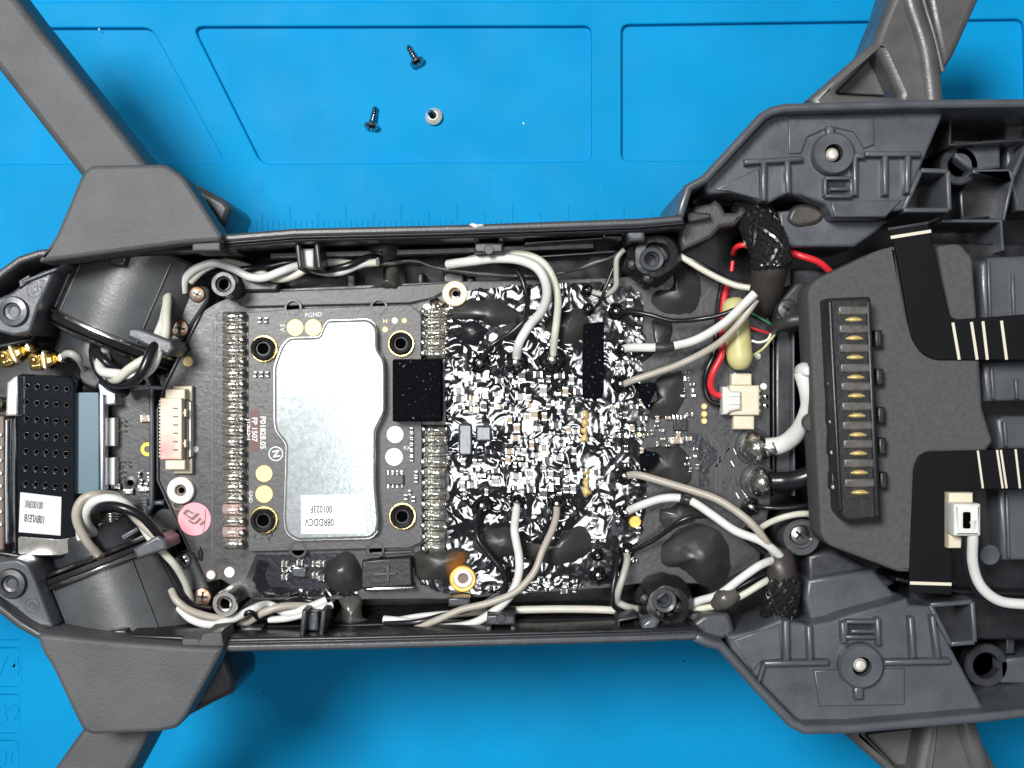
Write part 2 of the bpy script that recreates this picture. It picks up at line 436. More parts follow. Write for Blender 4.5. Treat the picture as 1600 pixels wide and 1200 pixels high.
for i in range(100):
    x = 366 + i * 8.7 ; L = 42 if i % 10 == 0 else (30 if i % 5 == 0 else 17)
    if x > 1120: break
    b = len(bmv)
    for (dx, y, zz) in ((-0.8, 362, 0), (0.8, 362, 0), (0.8, 362 - L, 0), (-0.8, 362 - L, 0), (-0.4, 362, .006), (0.4, 362, .006), (0.4, 362 - L, .012), (-0.4, 362 - L, .006)):
        bmv.append(P(x + dx, y, zz))
    bmf += [(b, b+1, b+5, b+4), (b+1, b+2, b+6, b+5), (b+2, b+3, b+7, b+6), (b+3, b, b+4, b+7), (b+4, b+5, b+6, b+7)]
put(mesh(bmv, bmf, smooth=False), 'ruler_scale', 'mat', work_mat, kind='stuff')

for x, y, r, m in ((818, 193, 1.6, 'paper'), (155, 46, 1.5, 'paper'), (1068, 1033, 1.6, 'ink'), (412, 1083, 1.2, 'ink')):
    disc('dust_speck', x, y, r, MZ if y < 250 and x > 300 else 0.0, .02, m, work_mat, n=7)
# loose screws on the mat
def loose_screw(head, tip, z_head, z_tip, label, m, hr, sr):
    a = P(head[0], head[1], MZ + z_head); b = P(tip[0], tip[1], MZ + z_tip)
    d = (b - a); Ln = d.length; q = d.to_track_quat('Z', 'Y').to_euler()
    t = bpy.data.objects.new('loose_screw', None); COL.objects.link(t); t.location = a * U; WORLD[t] = a * U
    t['label'] = label; t['category'] = 'screw'; t['group'] = 'loose screws on the mat'; t.empty_display_size = .003
    hp = [(0.03, -0.05), (0.05, -0.09), (hr * 0.7, -0.10), (hr, -0.06), (hr, -0.02), (hr * 0.55, 0.03)]
    put(lathe_mesh(hp, 20), 'head', m, t, loc=a, rot=q)
    pr = [(sr, 0.0)]
    n = max(4, int(Ln / 0.055))
    for i in range(n):
        z = 0.03 + (Ln - 0.06) * i / n; dz = (Ln - 0.06) / n
        k = 1.0 if i < n - 2 else 0.85
        pr += [(sr * 0.72 * k, z), (sr * 1.06 * k, z + dz * 0.5)]
    pr += [(sr * 0.6, Ln - 0.02), (sr * 0.25, Ln)]
    put(lathe_mesh(pr, 14), 'threaded_shank', 'steel', t, loc=a, rot=q)
loose_screw((650, 94), (637, 71), 0.11, 0.06, 'dark steel loose screw lying highest up on the blue mat', 'steel', 0.135, 0.062)
loose_screw((581, 194), (587, 166), 0.11, 0.06, 'dark steel loose screw lying left of the screw standing on its head', 'steel', 0.135, 0.062)
loose_screw((677, 181), (671.5, 174.5), 0.10, 0.34, 'bright loose screw standing on its head on the blue mat', 'pin', 0.155, 0.066)

# =================================================================== DRONE BODY
DZ = 1.6                         # an unseen added block carries the shell this high above the mat
body = thing('drone_body', 'opened dark grey drone body with four arms lying on the blue mat', 'drone', (700, 690, 0.0))
RZ = 4.2
top_path = [(-340, 560), (-60, 470), (-20, 445), (5, 424), (30, 406), (60, 396), (200, 381), (350, 372), (460, 363), (720, 357), (1000, 347), (1068, 341)]
bot_path = [(-340, 850), (-60, 915), (-20, 938), (5, 956), (30, 976), (60, 993), (200, 1006), (350, 1013), (560, 1009), (800, 1003), (1000, 998), (1090, 994)]
top_deck_rim = [(1062, 338), (1076, 293), (1102, 279), (1192, 181), (1206, 173), (1226, 168), (1420, 162), (1900, 158)]
bot_deck_rim = [(1086, 996), (1108, 1006), (1126, 1010), (1188, 1079), (1238, 1131), (1258, 1141), (1330, 1140), (1420, 1132), (1540, 1122), (1900, 1080)]
full = top_path + top_deck_rim[1:] + bot_deck_rim[::-1] + bot_path[::-1]
prism('belly_pan', full, 1.2, 1.7, 'shell', body, 0.04, zref=RZ)
prism('added_belly_block', rect(330, 540, 1560, 850), -DZ + .002, 1.25, 'rim', body, .1, r=40)  # unseen, added to hold the shell up and block light beneath it
wt = rib('shell_wall', top_path, 12, 1.3, RZ, 'rim', body, 0.035)
wb = rib('shell_wall', bot_path, 12, 1.3, RZ, 'rim', body, 0.035)
rib('deck_wall', top_deck_rim, 14, 1.3, RZ, 'deck', body, 0.05)
rib('deck_wall', bot_deck_rim, 15, 1.3, RZ, 'deck', body, 0.05)
# inner black liner of the side walls with ledges
def shift(path, dy): return [(x, y + dy) for x, y in path]
tl = rib('wall_liner', shift(top_path[6:], 12), 7, 1.5, RZ - 0.10, 'shell', body, 0.03)
bl = rib('wall_liner', shift(bot_path[6:], -12), 7, 1.5, RZ - 0.10, 'shell', body, 0.03)
rib('ledge', [(420, 400), (700, 392), (930, 384)], 13, 1.5, 3.3, 'shell', body, 0.03)
rib('ledge', [(400, 985), (700, 978), (960, 972)], 13, 1.5, 3.3, 'shell', body, 0.03)
rib('ledge', [(820, 380), (960, 371)], 3, 2.8, 3.75, 'inner', body, 0.01)
rib('ledge', [(830, 402), (960, 393)], 3, 2.8, 3.45, 'inner', body, 0.01)
rib('rim_edge', shift(top_path[7:], 7.5), 3, 3.8, RZ - 0.03, 'inner', body, 0.012)
rib('rim_edge', shift(bot_path[7:], -8), 3, 3.8, RZ - 0.03, 'inner', body, 0.012)
blob('paint_scuff', [(732, 352), (742, 349), (754, 350), (757, 353), (744, 356)], RZ - 0.01, 0.02, 'white', body)

# ---- wall clips
def clip(px, py, dy):
    o = box('wall_clip', px - 22, min(py, py + 16 * dy), px + 22, max(py, py + 16 * dy), 3.0, 3.85, 'inner', body, 0.03)
    for s in (-19, 19): box('clip_prong', px + s - 4, min(py - 2 * dy, py - 20 * dy), px + s + 4, max(py - 2 * dy, py - 20 * dy), 3.2, 3.95, 'inner', o, 0.02)
    disc('clip_notch', px, py + 12 * dy, 8, 3.8, 0.06, 'shell', o)
clip(764, 379, 1)
clip(783, 977, -1)
def uclip(px, py, dy):
    for s in (-15, 15): rib('wall_clip', [(px + s - 2, py), (px + s + 3, py + 44 * dy)], 8, 2.2, 3.95, 'inner', body, 0.03)
    box('clip_web', px - 9, min(py + 12 * dy, py + 42 * dy), px + 9, max(py + 12 * dy, py + 42 * dy), 2.6, 3.75, 'greyplug' if dy > 0 else 'deck', body, 0.04)
uclip(481, 376, 1); uclip(488, 998, -1)
prism('wedge_lug', [(975, 356), (988, 352), (1008, 361), (1008, 376), (985, 377)], 3.0, 4.05, 'deck', body, 0.05)
prism('wedge_lug', [(1002, 975), (1022, 962), (1032, 970), (1026, 984), (1004, 992)], 3.0, 4.05, 'deck', body, 0.05)
rib('bracket', [(944, 355), (944, 370), (972, 371)], 5, 2.8, 3.9, 'inner', body, 0.02)
rib('bracket', [(967, 985), (967, 970), (996, 964)], 5, 2.8, 3.9, 'inner', body, 0.02)
for x0, x1, y in ((345, 372, 388), (300, 330, 384)): box('wall_block', x0, y - 6, x1, y + 8, 2.6, 3.8, 'inner', body, 0.03)
for x0, x1, y in ((375, 410, 988), (318, 346, 996), (530, 560, 990), (700, 735, 942)): box('wall_block', x0, y - 8, x1, y + 6, 2.2, 3.5, 'inner', body, 0.03)
for x0, y0, x1, y1 in ((540, 428, 556, 452), (598, 420, 626, 452), (652, 426, 662, 446), (692, 425, 726, 446), (728, 432, 742, 446)):
    box('floor_block', x0, y0, x1, y1, 1.6, 2.9, 'inner', body, 0.04)

# ---- front (left) arms: cover flap, arm tube, knuckle, hinge barrel
def front_arm(label, flap, arm, knuckle, tab):
    a = bpy.data.objects.new('arm', None); COL.objects.link(a); a.parent = body; a.location = -WORLD[body]; WORLD[a] = Vector((0, 0, 0)); a['label'] = label
    prism('cover_flap', flap, 3.75, 4.45, 'arm', a, 0.06, r=10)
    prism('arm_tube', arm, 2.3, 3.65, 'arm', a, 0.10)
    prism('knuckle', knuckle, 1.6, 3.2, 'rim', a, 0.08, r=5)
    for t in tab: prism('hinge_tab', t, 3.6, 4.36, 'arm', a, 0.03)
    return a
fa = front_arm('textured grey front arm at top left of the body',
    [(127, 272), (140, 258), (260, 256), (287, 276), (347, 368), (343, 377), (290, 380), (56, 411), (86, 370), (108, 318)],
    [(-140, -75), (-40, -90), (24, -4), (238, 268), (170, 320), (127, 275), (0, 112)],
    [(282, 274), (352, 312), (361, 324), (346, 368), (310, 372), (270, 330)],
    [rect(300, 376, 344, 392)])
fb = front_arm('textured grey front arm at bottom left of the body',
    [(56, 990), (200, 1004), (300, 1011), (350, 1012), (330, 1050), (290, 1122), (277, 1138), (249, 1144), (142, 1149), (128, 1141), (108, 1100), (80, 1040), (66, 1020)],
    [(131, 1136), (240, 1136), (205, 1202), (140, 1320), (0, 1320), (84, 1202)],
    [(340, 1016), (352, 1024), (368, 1066), (366, 1083), (330, 1100), (285, 1124), (270, 1090)],
    [[(305, 1010), (318, 990), (346, 987), (350, 1011)], rect(284, 998, 312, 1010)])

def barrel(parent, top, end, r, zc, flip):
    """hinge barrel lying on its side between two pixel points; metal disc at its inner end"""
    A = P(top[0], top[1], zc); B = P(end[0], end[1], zc); d = B - A; Ln = d.length; q = d.to_track_quat('Z', 'Y').to_euler()
    pr = [(r * 0.96, 0), (r, 0.04), (r, Ln - 0.35), (r * 1.0, Ln - 0.33), (r * 0.985, Ln - 0.02), (r * 0.985, Ln)]
    o = put(lathe_mesh(pr, 64), 'hinge_barrel', 'barrel', parent, loc=A, rot=q)
    dn = d.normalized(); side = Vector((dn.y, -dn.x, 0))
    if flip: side = -side
    # lengthways ribs on the barrel
    for ang, wd in ((-62, .05), (-50, .07), (-40, .03), (36, .025)):
        t = math.radians(ang); n = math.sin(t) * side * -1 + math.cos(t) * Vector((0, 0, 1))
        p0 = A + n * r * 0.985 + dn * 0.1; p1 = B + n * r * 0.985 - dn * 0.02
        put(tube_mesh([p0, p0.lerp(p1, .5), p1], wd, 8), 'barrel_rib', 'inner', o)
    e = B + dn * 0.005
    put(lathe_mesh([(0.3, 0), (r * 1.09, 0.0), (r * 1.10, 0.02), (r * 1.10, 0.045), (r * 1.08, 0.06), (0.3, 0.06)], 72), 'spring_washer', 'nickel', parent, loc=e, rot=q)
    put(lathe_mesh([(0.3, 0), (r * 1.06, 0.0), (r * 1.08, 0.02), (r * 1.05, 0.08), (0.3, 0.10)], 72), 'cam_plate', 'housing', parent, loc=e + dn * 0.062, rot=q)
    put(lathe_mesh([(0.3, 0), (r * 1.03, 0.0), (r * 1.05, 0.02), (r * 1.02, 0.05), (0.3, 0.06)], 72), 'spring_washer', 'nickel', parent, loc=e + dn * 0.165, rot=q)
    put(lathe_mesh([(0.2, 0), (r * 0.72, 0.0), (r * 0.74, 0.05), (r * 0.70, 0.35), (0.2, 0.36)], 40), 'hinge_core', 'inner', parent, loc=e + dn * 0.23, rot=q)
    # bolts along the plate
    return o
b1 = barrel(fa, (238, 384), (181, 516), 0.98, 2.72, False)
b2 = barrel(fb, (222, 1012), (172, 884), 0.98, 2.72, True)
prism('latch_window', [(172, 402), (200, 398), (194, 416), (168, 414)], 3.5, 3.86, 'inner', b1, 0.03)
prism('latch_window', [(172, 985), (196, 984), (204, 1002), (174, 1003)], 3.5, 3.86, 'inner', b2, 0.03)
prism('cable_clamp', [(200, 512), (218, 513), (268, 532), (272, 545), (262, 556), (198, 526)], 3.2, 4.0, 'deck', fa, 0.04)
prism('cable_clamp', [(207, 858), (246, 836), (258, 845), (261, 858), (214, 874)], 3.2, 4.0, 'deck', fb, 0.04)
prism('spring_plate', [(172, 560), (196, 548), (226, 562), (222, 575), (204, 582)], 2.6, 3.05, 'inner', fa, 0.03)
rib('spring_plate', [(160, 858), (216, 826)], 9, 2.6, 3.25, 'inner', fb, 0.03)
rib('spring_plate', [(170, 868), (226, 838)], 10, 2.6, 3.15, 'shell', fb, 0.03)

# ---- nose corner plates
def corner(outline, boss, letters, lx, ly, ldeg, label, mm):
    c = prism('corner_plate', outline, 2.6, 3.9, 'deck', body, 0.04, r=6, label=label)
    lathe('screw_boss', boss[0], boss[1], 3.88, [(24, -.05), (24, .05), (22, .09), (14, .10), (13, .05), (8, .04), (7.5, -.03), (0.01, -.03)], mm, c, 32)
    disc('boss_hole', boss[0], boss[1], 7.3, 3.86, 0.012, 'hole_shade', c)
    text(letters, lx, ly, 10, ldeg, 3.9, 'deck', c, 'moulded_mark', depth=0.012)
    ringp('moulded_ring', lx, ly, 12, 11, 3.89, 0.016, 'deck', c)
    return c
corner([(88, 419), (77, 444), (60, 478), (47, 520), (22, 525), (-14, 516), (-14, 470), (18, 457), (46, 434), (66, 423)], (23, 487), 'L2', 54, 453, 25, 'grey corner plate with its boss at upper left of the nose', 'deck')
corner([(-14, 878), (26, 873), (43, 881), (54, 905), (71, 950), (84, 982), (50, 978), (22, 950), (-14, 940)], (20, 911), 'R2', 51, 946, 155, 'grey corner plate with its boss at lower left of the nose', 'inner')
rib('nose_rib', [(34, 441), (88, 420), (103, 411)], 6, 3.0, 3.95, 'deck', body, .02)
rib('nose_rib', [(20, 958), (60, 985), (100, 990)], 6, 3.0, 3.95, 'deck', body, .02)
prism('rim_gap', [(28, 438), (46, 428), (48, 440), (30, 452)], 3.0, 3.93, 'shell', body, .02)
prism('rim_gap', [(20, 952), (34, 960), (40, 974), (26, 970)], 3.0, 3.93, 'shell', body, .02)
rib('nose_wall', [(105, 410), (62, 498), (48, 530), (-20, 545)], 8, 1.5, 3.4, 'shell', body, .03)
rib('nose_wall', [(104, 986), (70, 910), (45, 872), (-20, 862)], 8, 1.5, 3.4, 'shell', body, .03)
prism('nose_block', [(118, 530), (160, 530), (165, 590), (150, 612), (120, 600)], 1.6, 2.7, 'inner', body, .06, r=8)

# ---- frame posts and screws holding the board
def post(px, py, z, m, label=None):
    lathe('screw_post', px, py, z, [(20, -1.4), (20, -.04), (18.5, 0), (13, 0), (12, -.05), (9, -.06), (8, -.25), (0.01, -.25)], m, body, 32, label)
post(349, 444, 3.75, 'inner', 'dark grey screw post beside the upper end of the solder row')
post(351, 944, 3.75, 'nickel', 'bright screw post beside the lower end of the solder row')
prism('post_wing', [(372, 425), (395, 436), (438, 440), (432, 455), (380, 456)], 2.2, 3.2, 'inner', body, .04)
def post_hole(px, py, z): disc('post_hole', px, py, 8, z - .24, .02, 'hole_shade', body)
post_hole(349, 444, 3.75); post_hole(351, 944, 3.75)
def cross_screw(px, py, r, z, m, parent, a=20, name='cross_screw'):
    o = lathe(name, px, py, z, [(r, -.05), (r, .0), (r * .9, .03), (r * .5, .045), (0.01, .048)], m, parent, 24)
    for q in (0, 90):
        t = math.radians(a + q); c, s = math.cos(t) * r * .55, math.sin(t) * r * .55
        rib('cross_slot', [(px - c, py - s), (px + c, py + s)], r * .26, z + .03, z + .052, 'shell', o, .004)
    return o
prism('screw_arm', [(296, 452), (312, 444), (326, 450), (326, 470), (282, 535), (266, 546), (262, 520)], 2.3, 3.1, 'rim', body, .05, r=6)
cross_screw(308, 460, 13, 3.12, 'rust', body, 30); cross_screw(281, 513, 14.5, 3.12, 'rust', body, 10)
prism('screw_arm', [(280, 860), (300, 862), (328, 925), (322, 945), (304, 944), (268, 884)], 2.3, 3.1, 'rim', body, .05, r=6)
cross_screw(286, 876, 13, 3.12, 'steel', body, 60); cross_screw(316, 933, 15, 3.12, 'rust', body, 5)

# ---- rear (right) arms
ra = bpy.data.objects.new('arm', None); COL.objects.link(ra); ra.parent = body; ra.location = -WORLD[body]; WORLD[ra] = Vector((0, 0, 0)); ra['label'] = 'smooth brownish rear arm at top right of the body'
tri = rnd([(1372, 78), (1405, 150), (1306, 145)], [12, 4, 8])
prism('arm_tube', [(1412, -70), (1390, 0), (1379, 26), (1364, 66), (1262, 154), (1290, 200), (1450, 200), (1464, 150), (1473, 112), (1448, 0), (1440, -70)], 1.8, 3.05, 'rear_arm', ra, 0.12, holes=[tri])
prism('pocket_floor', tri, 1.8, 2.5, 'rear_arm', ra, .02)
prism('arm_flank', [(1436, -70), (1450, 0), (1474, 112), (1492, 84), (1511, 42), (1532, -5), (1540, -70)], 1.6, 2.75, 'rear_arm', ra, 0.10)
wire('arm_ridge', [(1404, -60, 2.95), (1424, 10, 2.97), (1446, 80, 2.97), (1456, 160, 2.95)], 34, 'rear_arm', ra, n=16, wob=0)
wire('arm_ridge', [(1434, -60, 3.0), (1443, 0, 3.0), (1458, 50, 3.0), (1473, 112, 2.97)], 9, 'rear_arm', ra, wob=0)
rb = bpy.data.objects.new('arm', None); COL.objects.link(rb); rb.parent = body; rb.location = -WORLD[body]; WORLD[rb] = Vector((0, 0, 0)); rb['label'] = 'smooth brownish rear arm at bottom right of the body'
tri2 = rnd([(1352, 1148), (1444, 1136), (1430, 1210), (1412, 1210)], [8, 4, 4, 4])
prism('arm_tube', [(1312, 1142), (1376, 1198), (1480, 1300), (1620, 1300), (1558, 1200), (1517, 1122), (1500, 1090), (1320, 1090)], 1.8, 3.0, 'rear_arm', rb, 0.12, holes=[tri2])
prism('pocket_floor', tri2, 1.8, 2.5, 'rear_arm', rb, .02)
wire('arm_ridge', [(1461, 1130, 2.98), (1458, 1170, 2.98), (1448, 1230, 2.98)], 8, 'rear_arm', rb, wob=0)
wire('arm_ridge', [(1500, 1100, 2.9), (1512, 1150, 2.92), (1540, 1230, 2.9)], 36, 'rear_arm', rb, n=16, wob=0)

# ---- rear decks
def deck(label, outline, lower, boss, ribs, steps, windows, boxo):
    d = prism('deck', outline, 2.6, 3.88, 'deck', body, .04, r=3, label=label)
    for l in lower: prism('deck_slab', l, 2.2, 3.45, 'deck', d, .05)
    for s in steps: prism('deck_step', s, 3.85, 3.915, 'deck', d, .02)
    for p, wd in ribs: rib('deck_rib', p, wd, 3.6, 4.03, 'deck', d, .035)
    bx, by, br = boss
    lathe('screw_boss', bx, by, 3.85, [(br, 0), (br * .97, .16), (br * .88, .20), (br * .42, .20), (br * .40, .05), (0.01, .05)], 'deck', d, 36)
    disc('boss_well', bx, by, br * .42, 3.88, .05, 'hole_shade', d)
    lathe('steel_pin', bx, by, 3.93, [(br * .30, 0), (br * .30, .09), (br * .2, .13), (0.01, .135)], 'pin', d, 18)
    for x0, y0, x1, y1 in windows:
        for pth in ([(x0, y0), (x1, y0)], [(x1, y0), (x1, y1)], [(x1, y1), (x0, y1)], [(x0, y1), (x0, y0)]): rib('window_wall', pth, 6, 3.6, 4.02, 'deck', d, .025)
        box('window_floor', x0, y0, x1, y1, 3.7, 3.90, 'shell', d, .01)
        rib('window_bar', [(x0 + 8, (y0 + y1) / 2 + 3), (x1 - 3, (y0 + y1) / 2 + 3)], 6, 3.7, 3.98, 'deck', d, .025)
    n = len(boxo)
    for i in range(n): rib('socket_wall', [boxo[i], boxo[(i + 1) % n]], 8, 2.4, 3.92, 'deck', d, .03)
    prism('socket_floor', boxo, 2.3, 2.6, 'shell', d, .01, zref=3.9)
    return d
dt = deck('slate grey rear deck with ribs beside the upper rear arm',
    [(1100, 296), (1106, 303), (1140, 301), (1168, 307), (1189, 316), (1203, 317), (1217, 308), (1232, 303), (1252, 305), (1273, 313), (1290, 320), (1302, 341), (1386, 341), (1389, 331), (1412, 329), (1430, 282), (1474, 178), (1470, 172), (1226, 172), (1207, 178), (1194, 188), (1102, 284)],
    [[(1215, 330), (1290, 322), (1302, 343), (1392, 343), (1370, 362), (1335, 386), (1222, 386)]],
    (1298, 243, 34),
    [([(1163, 253), (1255, 247)], 9), ([(1194, 250), (1194, 314)], 9), ([(1231, 250), (1232, 302)], 9), ([(1337, 240), (1337, 305)], 8),
     ([(1352, 240), (1440, 240)], 9), ([(1384, 242), (1384, 305)], 9), ([(1420, 242), (1418, 302)], 9), ([(1298, 196), (1298, 214)], 13), ([(1335, 243), (1352, 243)], 9)],
    [[(1232, 185), (1365, 184), (1367, 226), (1350, 232), (1334, 206), (1298, 198), (1262, 214), (1252, 240), (1232, 240)], [(1298, 315), (1410, 312), (1384, 339), (1304, 339)],
     [(1116, 296), (1186, 262), (1188, 312), (1140, 299)]],
    [(1290, 278, 1331, 306)],
    [(1440, 266), (1482, 267), (1484, 328), (1412, 328)])
prism('slope', [(1240, 318), (1272, 318), (1292, 334), (1280, 350), (1245, 356), (1228, 344)], 3.2, 3.50, 'shrink', dt, .06, r=14)
db = deck('slate grey rear deck with ribs beside the lower rear arm',
    [(1137, 994), (1180, 985), (1222, 966), (1240, 972), (1265, 977), (1300, 970), (1320, 962), (1370, 948), (1418, 935), (1422, 945), (1454, 947), (1486, 1012), (1540, 1112), (1535, 1118), (1420, 1124), (1330, 1133), (1262, 1134), (1243, 1124), (1190, 1072), (1142, 1016)],
    [[(1262, 906), (1365, 890), (1395, 926), (1410, 938), (1320, 966), (1268, 976), (1258, 935)]],
    (1341, 1037, 36),
    [([(1194, 1038), (1296, 1036)], 9), ([(1229, 970), (1230, 1034)], 10), ([(1265, 978), (1267, 1034)], 9), ([(1318, 972), (1320, 1006)], 9), ([(1372, 966), (1374, 1010)], 8),
     ([(1382, 1036), (1486, 1034)], 9), ([(1424, 964), (1428, 1030)], 9), ([(1458, 962), (1467, 1030)], 9), ([(1342, 1074), (1343, 1094)], 15), ([(1194, 1038), (1184, 1070)], 4)],
    [[(1272, 1048), (1308, 1046), (1330, 1072), (1360, 1070), (1382, 1046), (1414, 1044), (1414, 1102), (1280, 1104)], [(1146, 1000), (1218, 976), (1222, 1030), (1190, 1034), (1176, 1050)]],
    [(1322, 972, 1371, 996)],
    [(1454, 946), (1520, 941), (1524, 1004), (1486, 1007)])

# far right cavity walls
cv = rib('cavity_wall', [(1486, 172), (1484, 226), (1600, 218)], 6, 2.0, 3.3, 'inner', body, .03)
prism('cavity_bracket', [(1490, 219), (1564, 222), (1564, 262), (1520, 268), (1490, 246)], 2.0, 3.0, 'deck', body, .05)
ringp('cavity_boss', 1492, 262, 30, 17, 2.8, .2, 'inner', body)
prism('cavity_shelf', [(1515, 268), (1578, 266), (1584, 276), (1562, 342), (1500, 345), (1498, 300)], 1.8, 2.6, 'shell', body, .05)
rib('cavity_wall', [(1520, 268), (1578, 267), (1584, 275), (1630, 170)], 7, 2.0, 3.2, 'deck', body, .03)
rib('cavity_wall', [(1472, 345), (1564, 345), (1568, 392)], 6, 2.2, 3.5, 'deck', body, .03)
rib('cavity_wall', [(1568, 345), (1584, 275)], 6, 2.2, 3.2, 'deck', body, .03)
prism('cavity_panel', [(1570, 180), (1640, 176), (1640, 330), (1588, 330), (1572, 260)], 1.8, 2.8, 'rim', body, .05)
ringp('cavity_boss', 1534, 1036, 34, 20, 2.7, .2, 'inner', body)
prism('cavity_bracket', [(1560, 1030), (1640, 1022), (1640, 1070), (1562, 1068)], 1.8, 2.9, 'deck', body, .05)
prism('cavity_shelf', [(1545, 1080), (1640, 1070), (1640, 1106), (1550, 1112)], 1.8, 2.6, 'inner', body, .05)
rib('cavity_wall', [(1534, 960), (1640, 955)], 6, 1.8, 2.8, 'inner', body, .03)
box('cavity_rib', 1572, 985, 1586, 1022, 1.8, 2.9, 'inner', body, .03)

# grey blocks along the right edge under the flex strap
for pl, zt in (([(1531, 412), (1546, 402), (1640, 398), (1640, 500), (1535, 502)], 3.9), ([(1536, 566), (1640, 564), (1640, 626), (1538, 628)], 3.9),
               ([(1556, 655), (1570, 650), (1640, 650), (1640, 702), (1562, 702)], 3.9), ([(1560, 764), (1640, 762), (1640, 876), (1566, 876)], 3.7)):
    o = prism('battery_bay_block', pl, 2.4, zt, 'deck', body, .06)
    x = pl[0][0] + 14; y0 = min(p[1] for p in pl) + 8; y1 = max(p[1] for p in pl) - 4
    rib('block_rib', [(x, y0), (x + 3, y1)], 5, zt - .1, zt + .07, 'deck', o, .02)
    rib('block_rib', [(x + 38, y0 + 20), (x + 40, y1)], 5, zt - .1, zt + .07, 'deck', o, .02)
box('bay_floor', 1420, 380, 1660, 1000, 1.8, 3.2, 'shell', body, .04)
rib('bay_edge', [(1400, 905), (1500, 925), (1640, 930)], 6, 2.6, 3.6, 'shell', body, .02)
# channel behind the board
box('channel_bar', 1211, 505, 1238, 770, 1.6, 2.9, 'inner', body, .05)
rib('channel_edge', [(1240, 505), (1241, 775)], 4, 2.2, 3.1, 'deck', body, .015)
rib('channel_edge', [(1209, 505), (1209, 775)], 4, 2.2, 3.0, 'shell', body, .015)
# inner shoulder shapes near the sleeves
prism('shoulder', [(1066, 350), (1085, 322), (1110, 318), (1118, 312), (1126, 318), (1134, 332), (1152, 332), (1160, 322), (1168, 330), (1150, 352), (1126, 356), (1112, 372), (1066, 392), (1060, 362)], 2.6, 3.65, 'rim', body, .06)
prism('shoulder', [(1072, 330), (1110, 333), (1112, 341), (1075, 348)], 3.6, 3.85, 'inner', body, .03)
prism('shoulder', [(1068, 985), (1100, 960), (1140, 958), (1150, 990), (1125, 1002), (1090, 1002)], 2.6, 3.7, 'rim', body, .06, r=8)
prism('shoulder', [(1060, 962), (1090, 955), (1140, 962), (1142, 984), (1100, 990)], 2.4, 3.5, 'inner', body, .05)
box('side_block', 1236, 420, 1330, 470, 1.6, 2.9, 'inner', body, .06)
prism('side_block', [(1262, 868), (1300, 858), (1400, 910), (1380, 924), (1300, 912), (1262, 905)], 1.8, 3.2, 'inner', body, .06)
prism('screw_lug', [(1212, 480), (1222, 466), (1245, 440), (1262, 440), (1262, 520), (1215, 512)], 2.2, 3.4, 'inner', body, .05, r=6)
cross_screw(1231, 484, 17, 3.42, 'inner', body, 40)
lathe('screw_boss', 1250, 838, 3.2, [(30, -1), (30, .05), (28, .1), (19, .1), (18, .04), (0.01, .04)], 'rim', body, 32)
cross_screw(1250, 836, 16, 3.27, 'nickel', body, 42)

# =================================================================== MAIN CIRCUIT BOARD
BZ = 3.0
board = thing('main_circuit_board', 'charcoal main circuit board with glossy coated middle inside the open drone', 'circuit board', (720, 690, BZ - 0.16))
outline = [(316, 486), (340, 472), (386, 453), (690, 440), (960, 434), (1075, 420), (1140, 438), (1188, 468), (1203, 500), (1204, 782), (1186, 880), (1120, 912), (1000, 912), (960, 918), (716, 936), (396, 938), (345, 905), (318, 912), (246, 752), (243, 640), (262, 596)]
prism('board', outline, BZ - 0.14, BZ, 'pcb', board, .012, r=4)
rib('board_frame', [(314, 488), (258, 600), (246, 640), (246, 750), (318, 912)], 4, BZ - .2, BZ + .05, 'inner', board, .012)
prism('edge_strip', [(384, 456), (560, 450), (700, 441), (702, 452), (676, 466), (640, 474), (384, 480), (372, 476)], BZ, BZ + .09, 'mask_strip', board, .02)
prism('edge_strip', [(400, 866), (540, 864), (550, 872), (560, 930), (396, 934), (384, 905)], BZ, BZ + .012, 'pcbdark', board, .004, label='glossy blue black strip along the lower board edge')

# coated middle: a lumpy glossy film
def coat_h(x, y):
    v = Vector((x, y, 0))
    wv = noise.noise_vector(v / 26.0 + Vector((3, 7, 1))) * 12
    q = Vector((x + wv.x, y + wv.y, 0))
    f = noise.fractal(q / 36.0 + Vector((7, 1, 0)), 1.0, 2.2, 3)
    c = 1 - abs(noise.noise(q / 19.0 + Vector((3, 3, 8)))) * 2
    m = .30 + 1.0 * max(0, noise.noise(v / 45.0 + Vector((2, 5, 1))) + .25)
    m *= 1 - .45 * min(1, max(0, (x - 890) / 25)) - .35 * min(1, max(0, (545 - y) / 30)) - .3 * min(1, max(0, (y - 800) / 30))
    return 0.03 + m * (0.034 * f + 0.010 * c * c)
coat_poly = [(694, 470), (720, 452), (820, 444), (930, 440), (985, 446), (1004, 470), (1008, 540), (1002, 600), (1016, 640), (1002, 700), (1012, 760), (1004, 830), (990, 880), (955, 914), (800, 928), (700, 930), (655, 915), (650, 870), (700, 850), (698, 700), (692, 560)]
put(grid_sheet(coat_poly, BZ, coat_h, 1.6), 'glossy_coating', 'coat', board, 'wet looking glossy black coating with white glints on the board')
coat2 = [(396, 868), (436, 872), (412, 905), (440, 930), (560, 926), (560, 936), (398, 936)]
put(grid_sheet([(404, 874), (420, 882), (412, 900), (424, 916), (470, 922), (560, 914), (560, 932), (410, 934), (392, 910)], BZ + .02, lambda x, y: .5 * coat_h(x, y), 1.6), 'glossy_coating', 'coat', board)
prism('black_pad', [(912, 506), (944, 502), (944, 612), (938, 624), (910, 622)], BZ + .02, BZ + .16, 'blackfoam', board, .03, r=4)

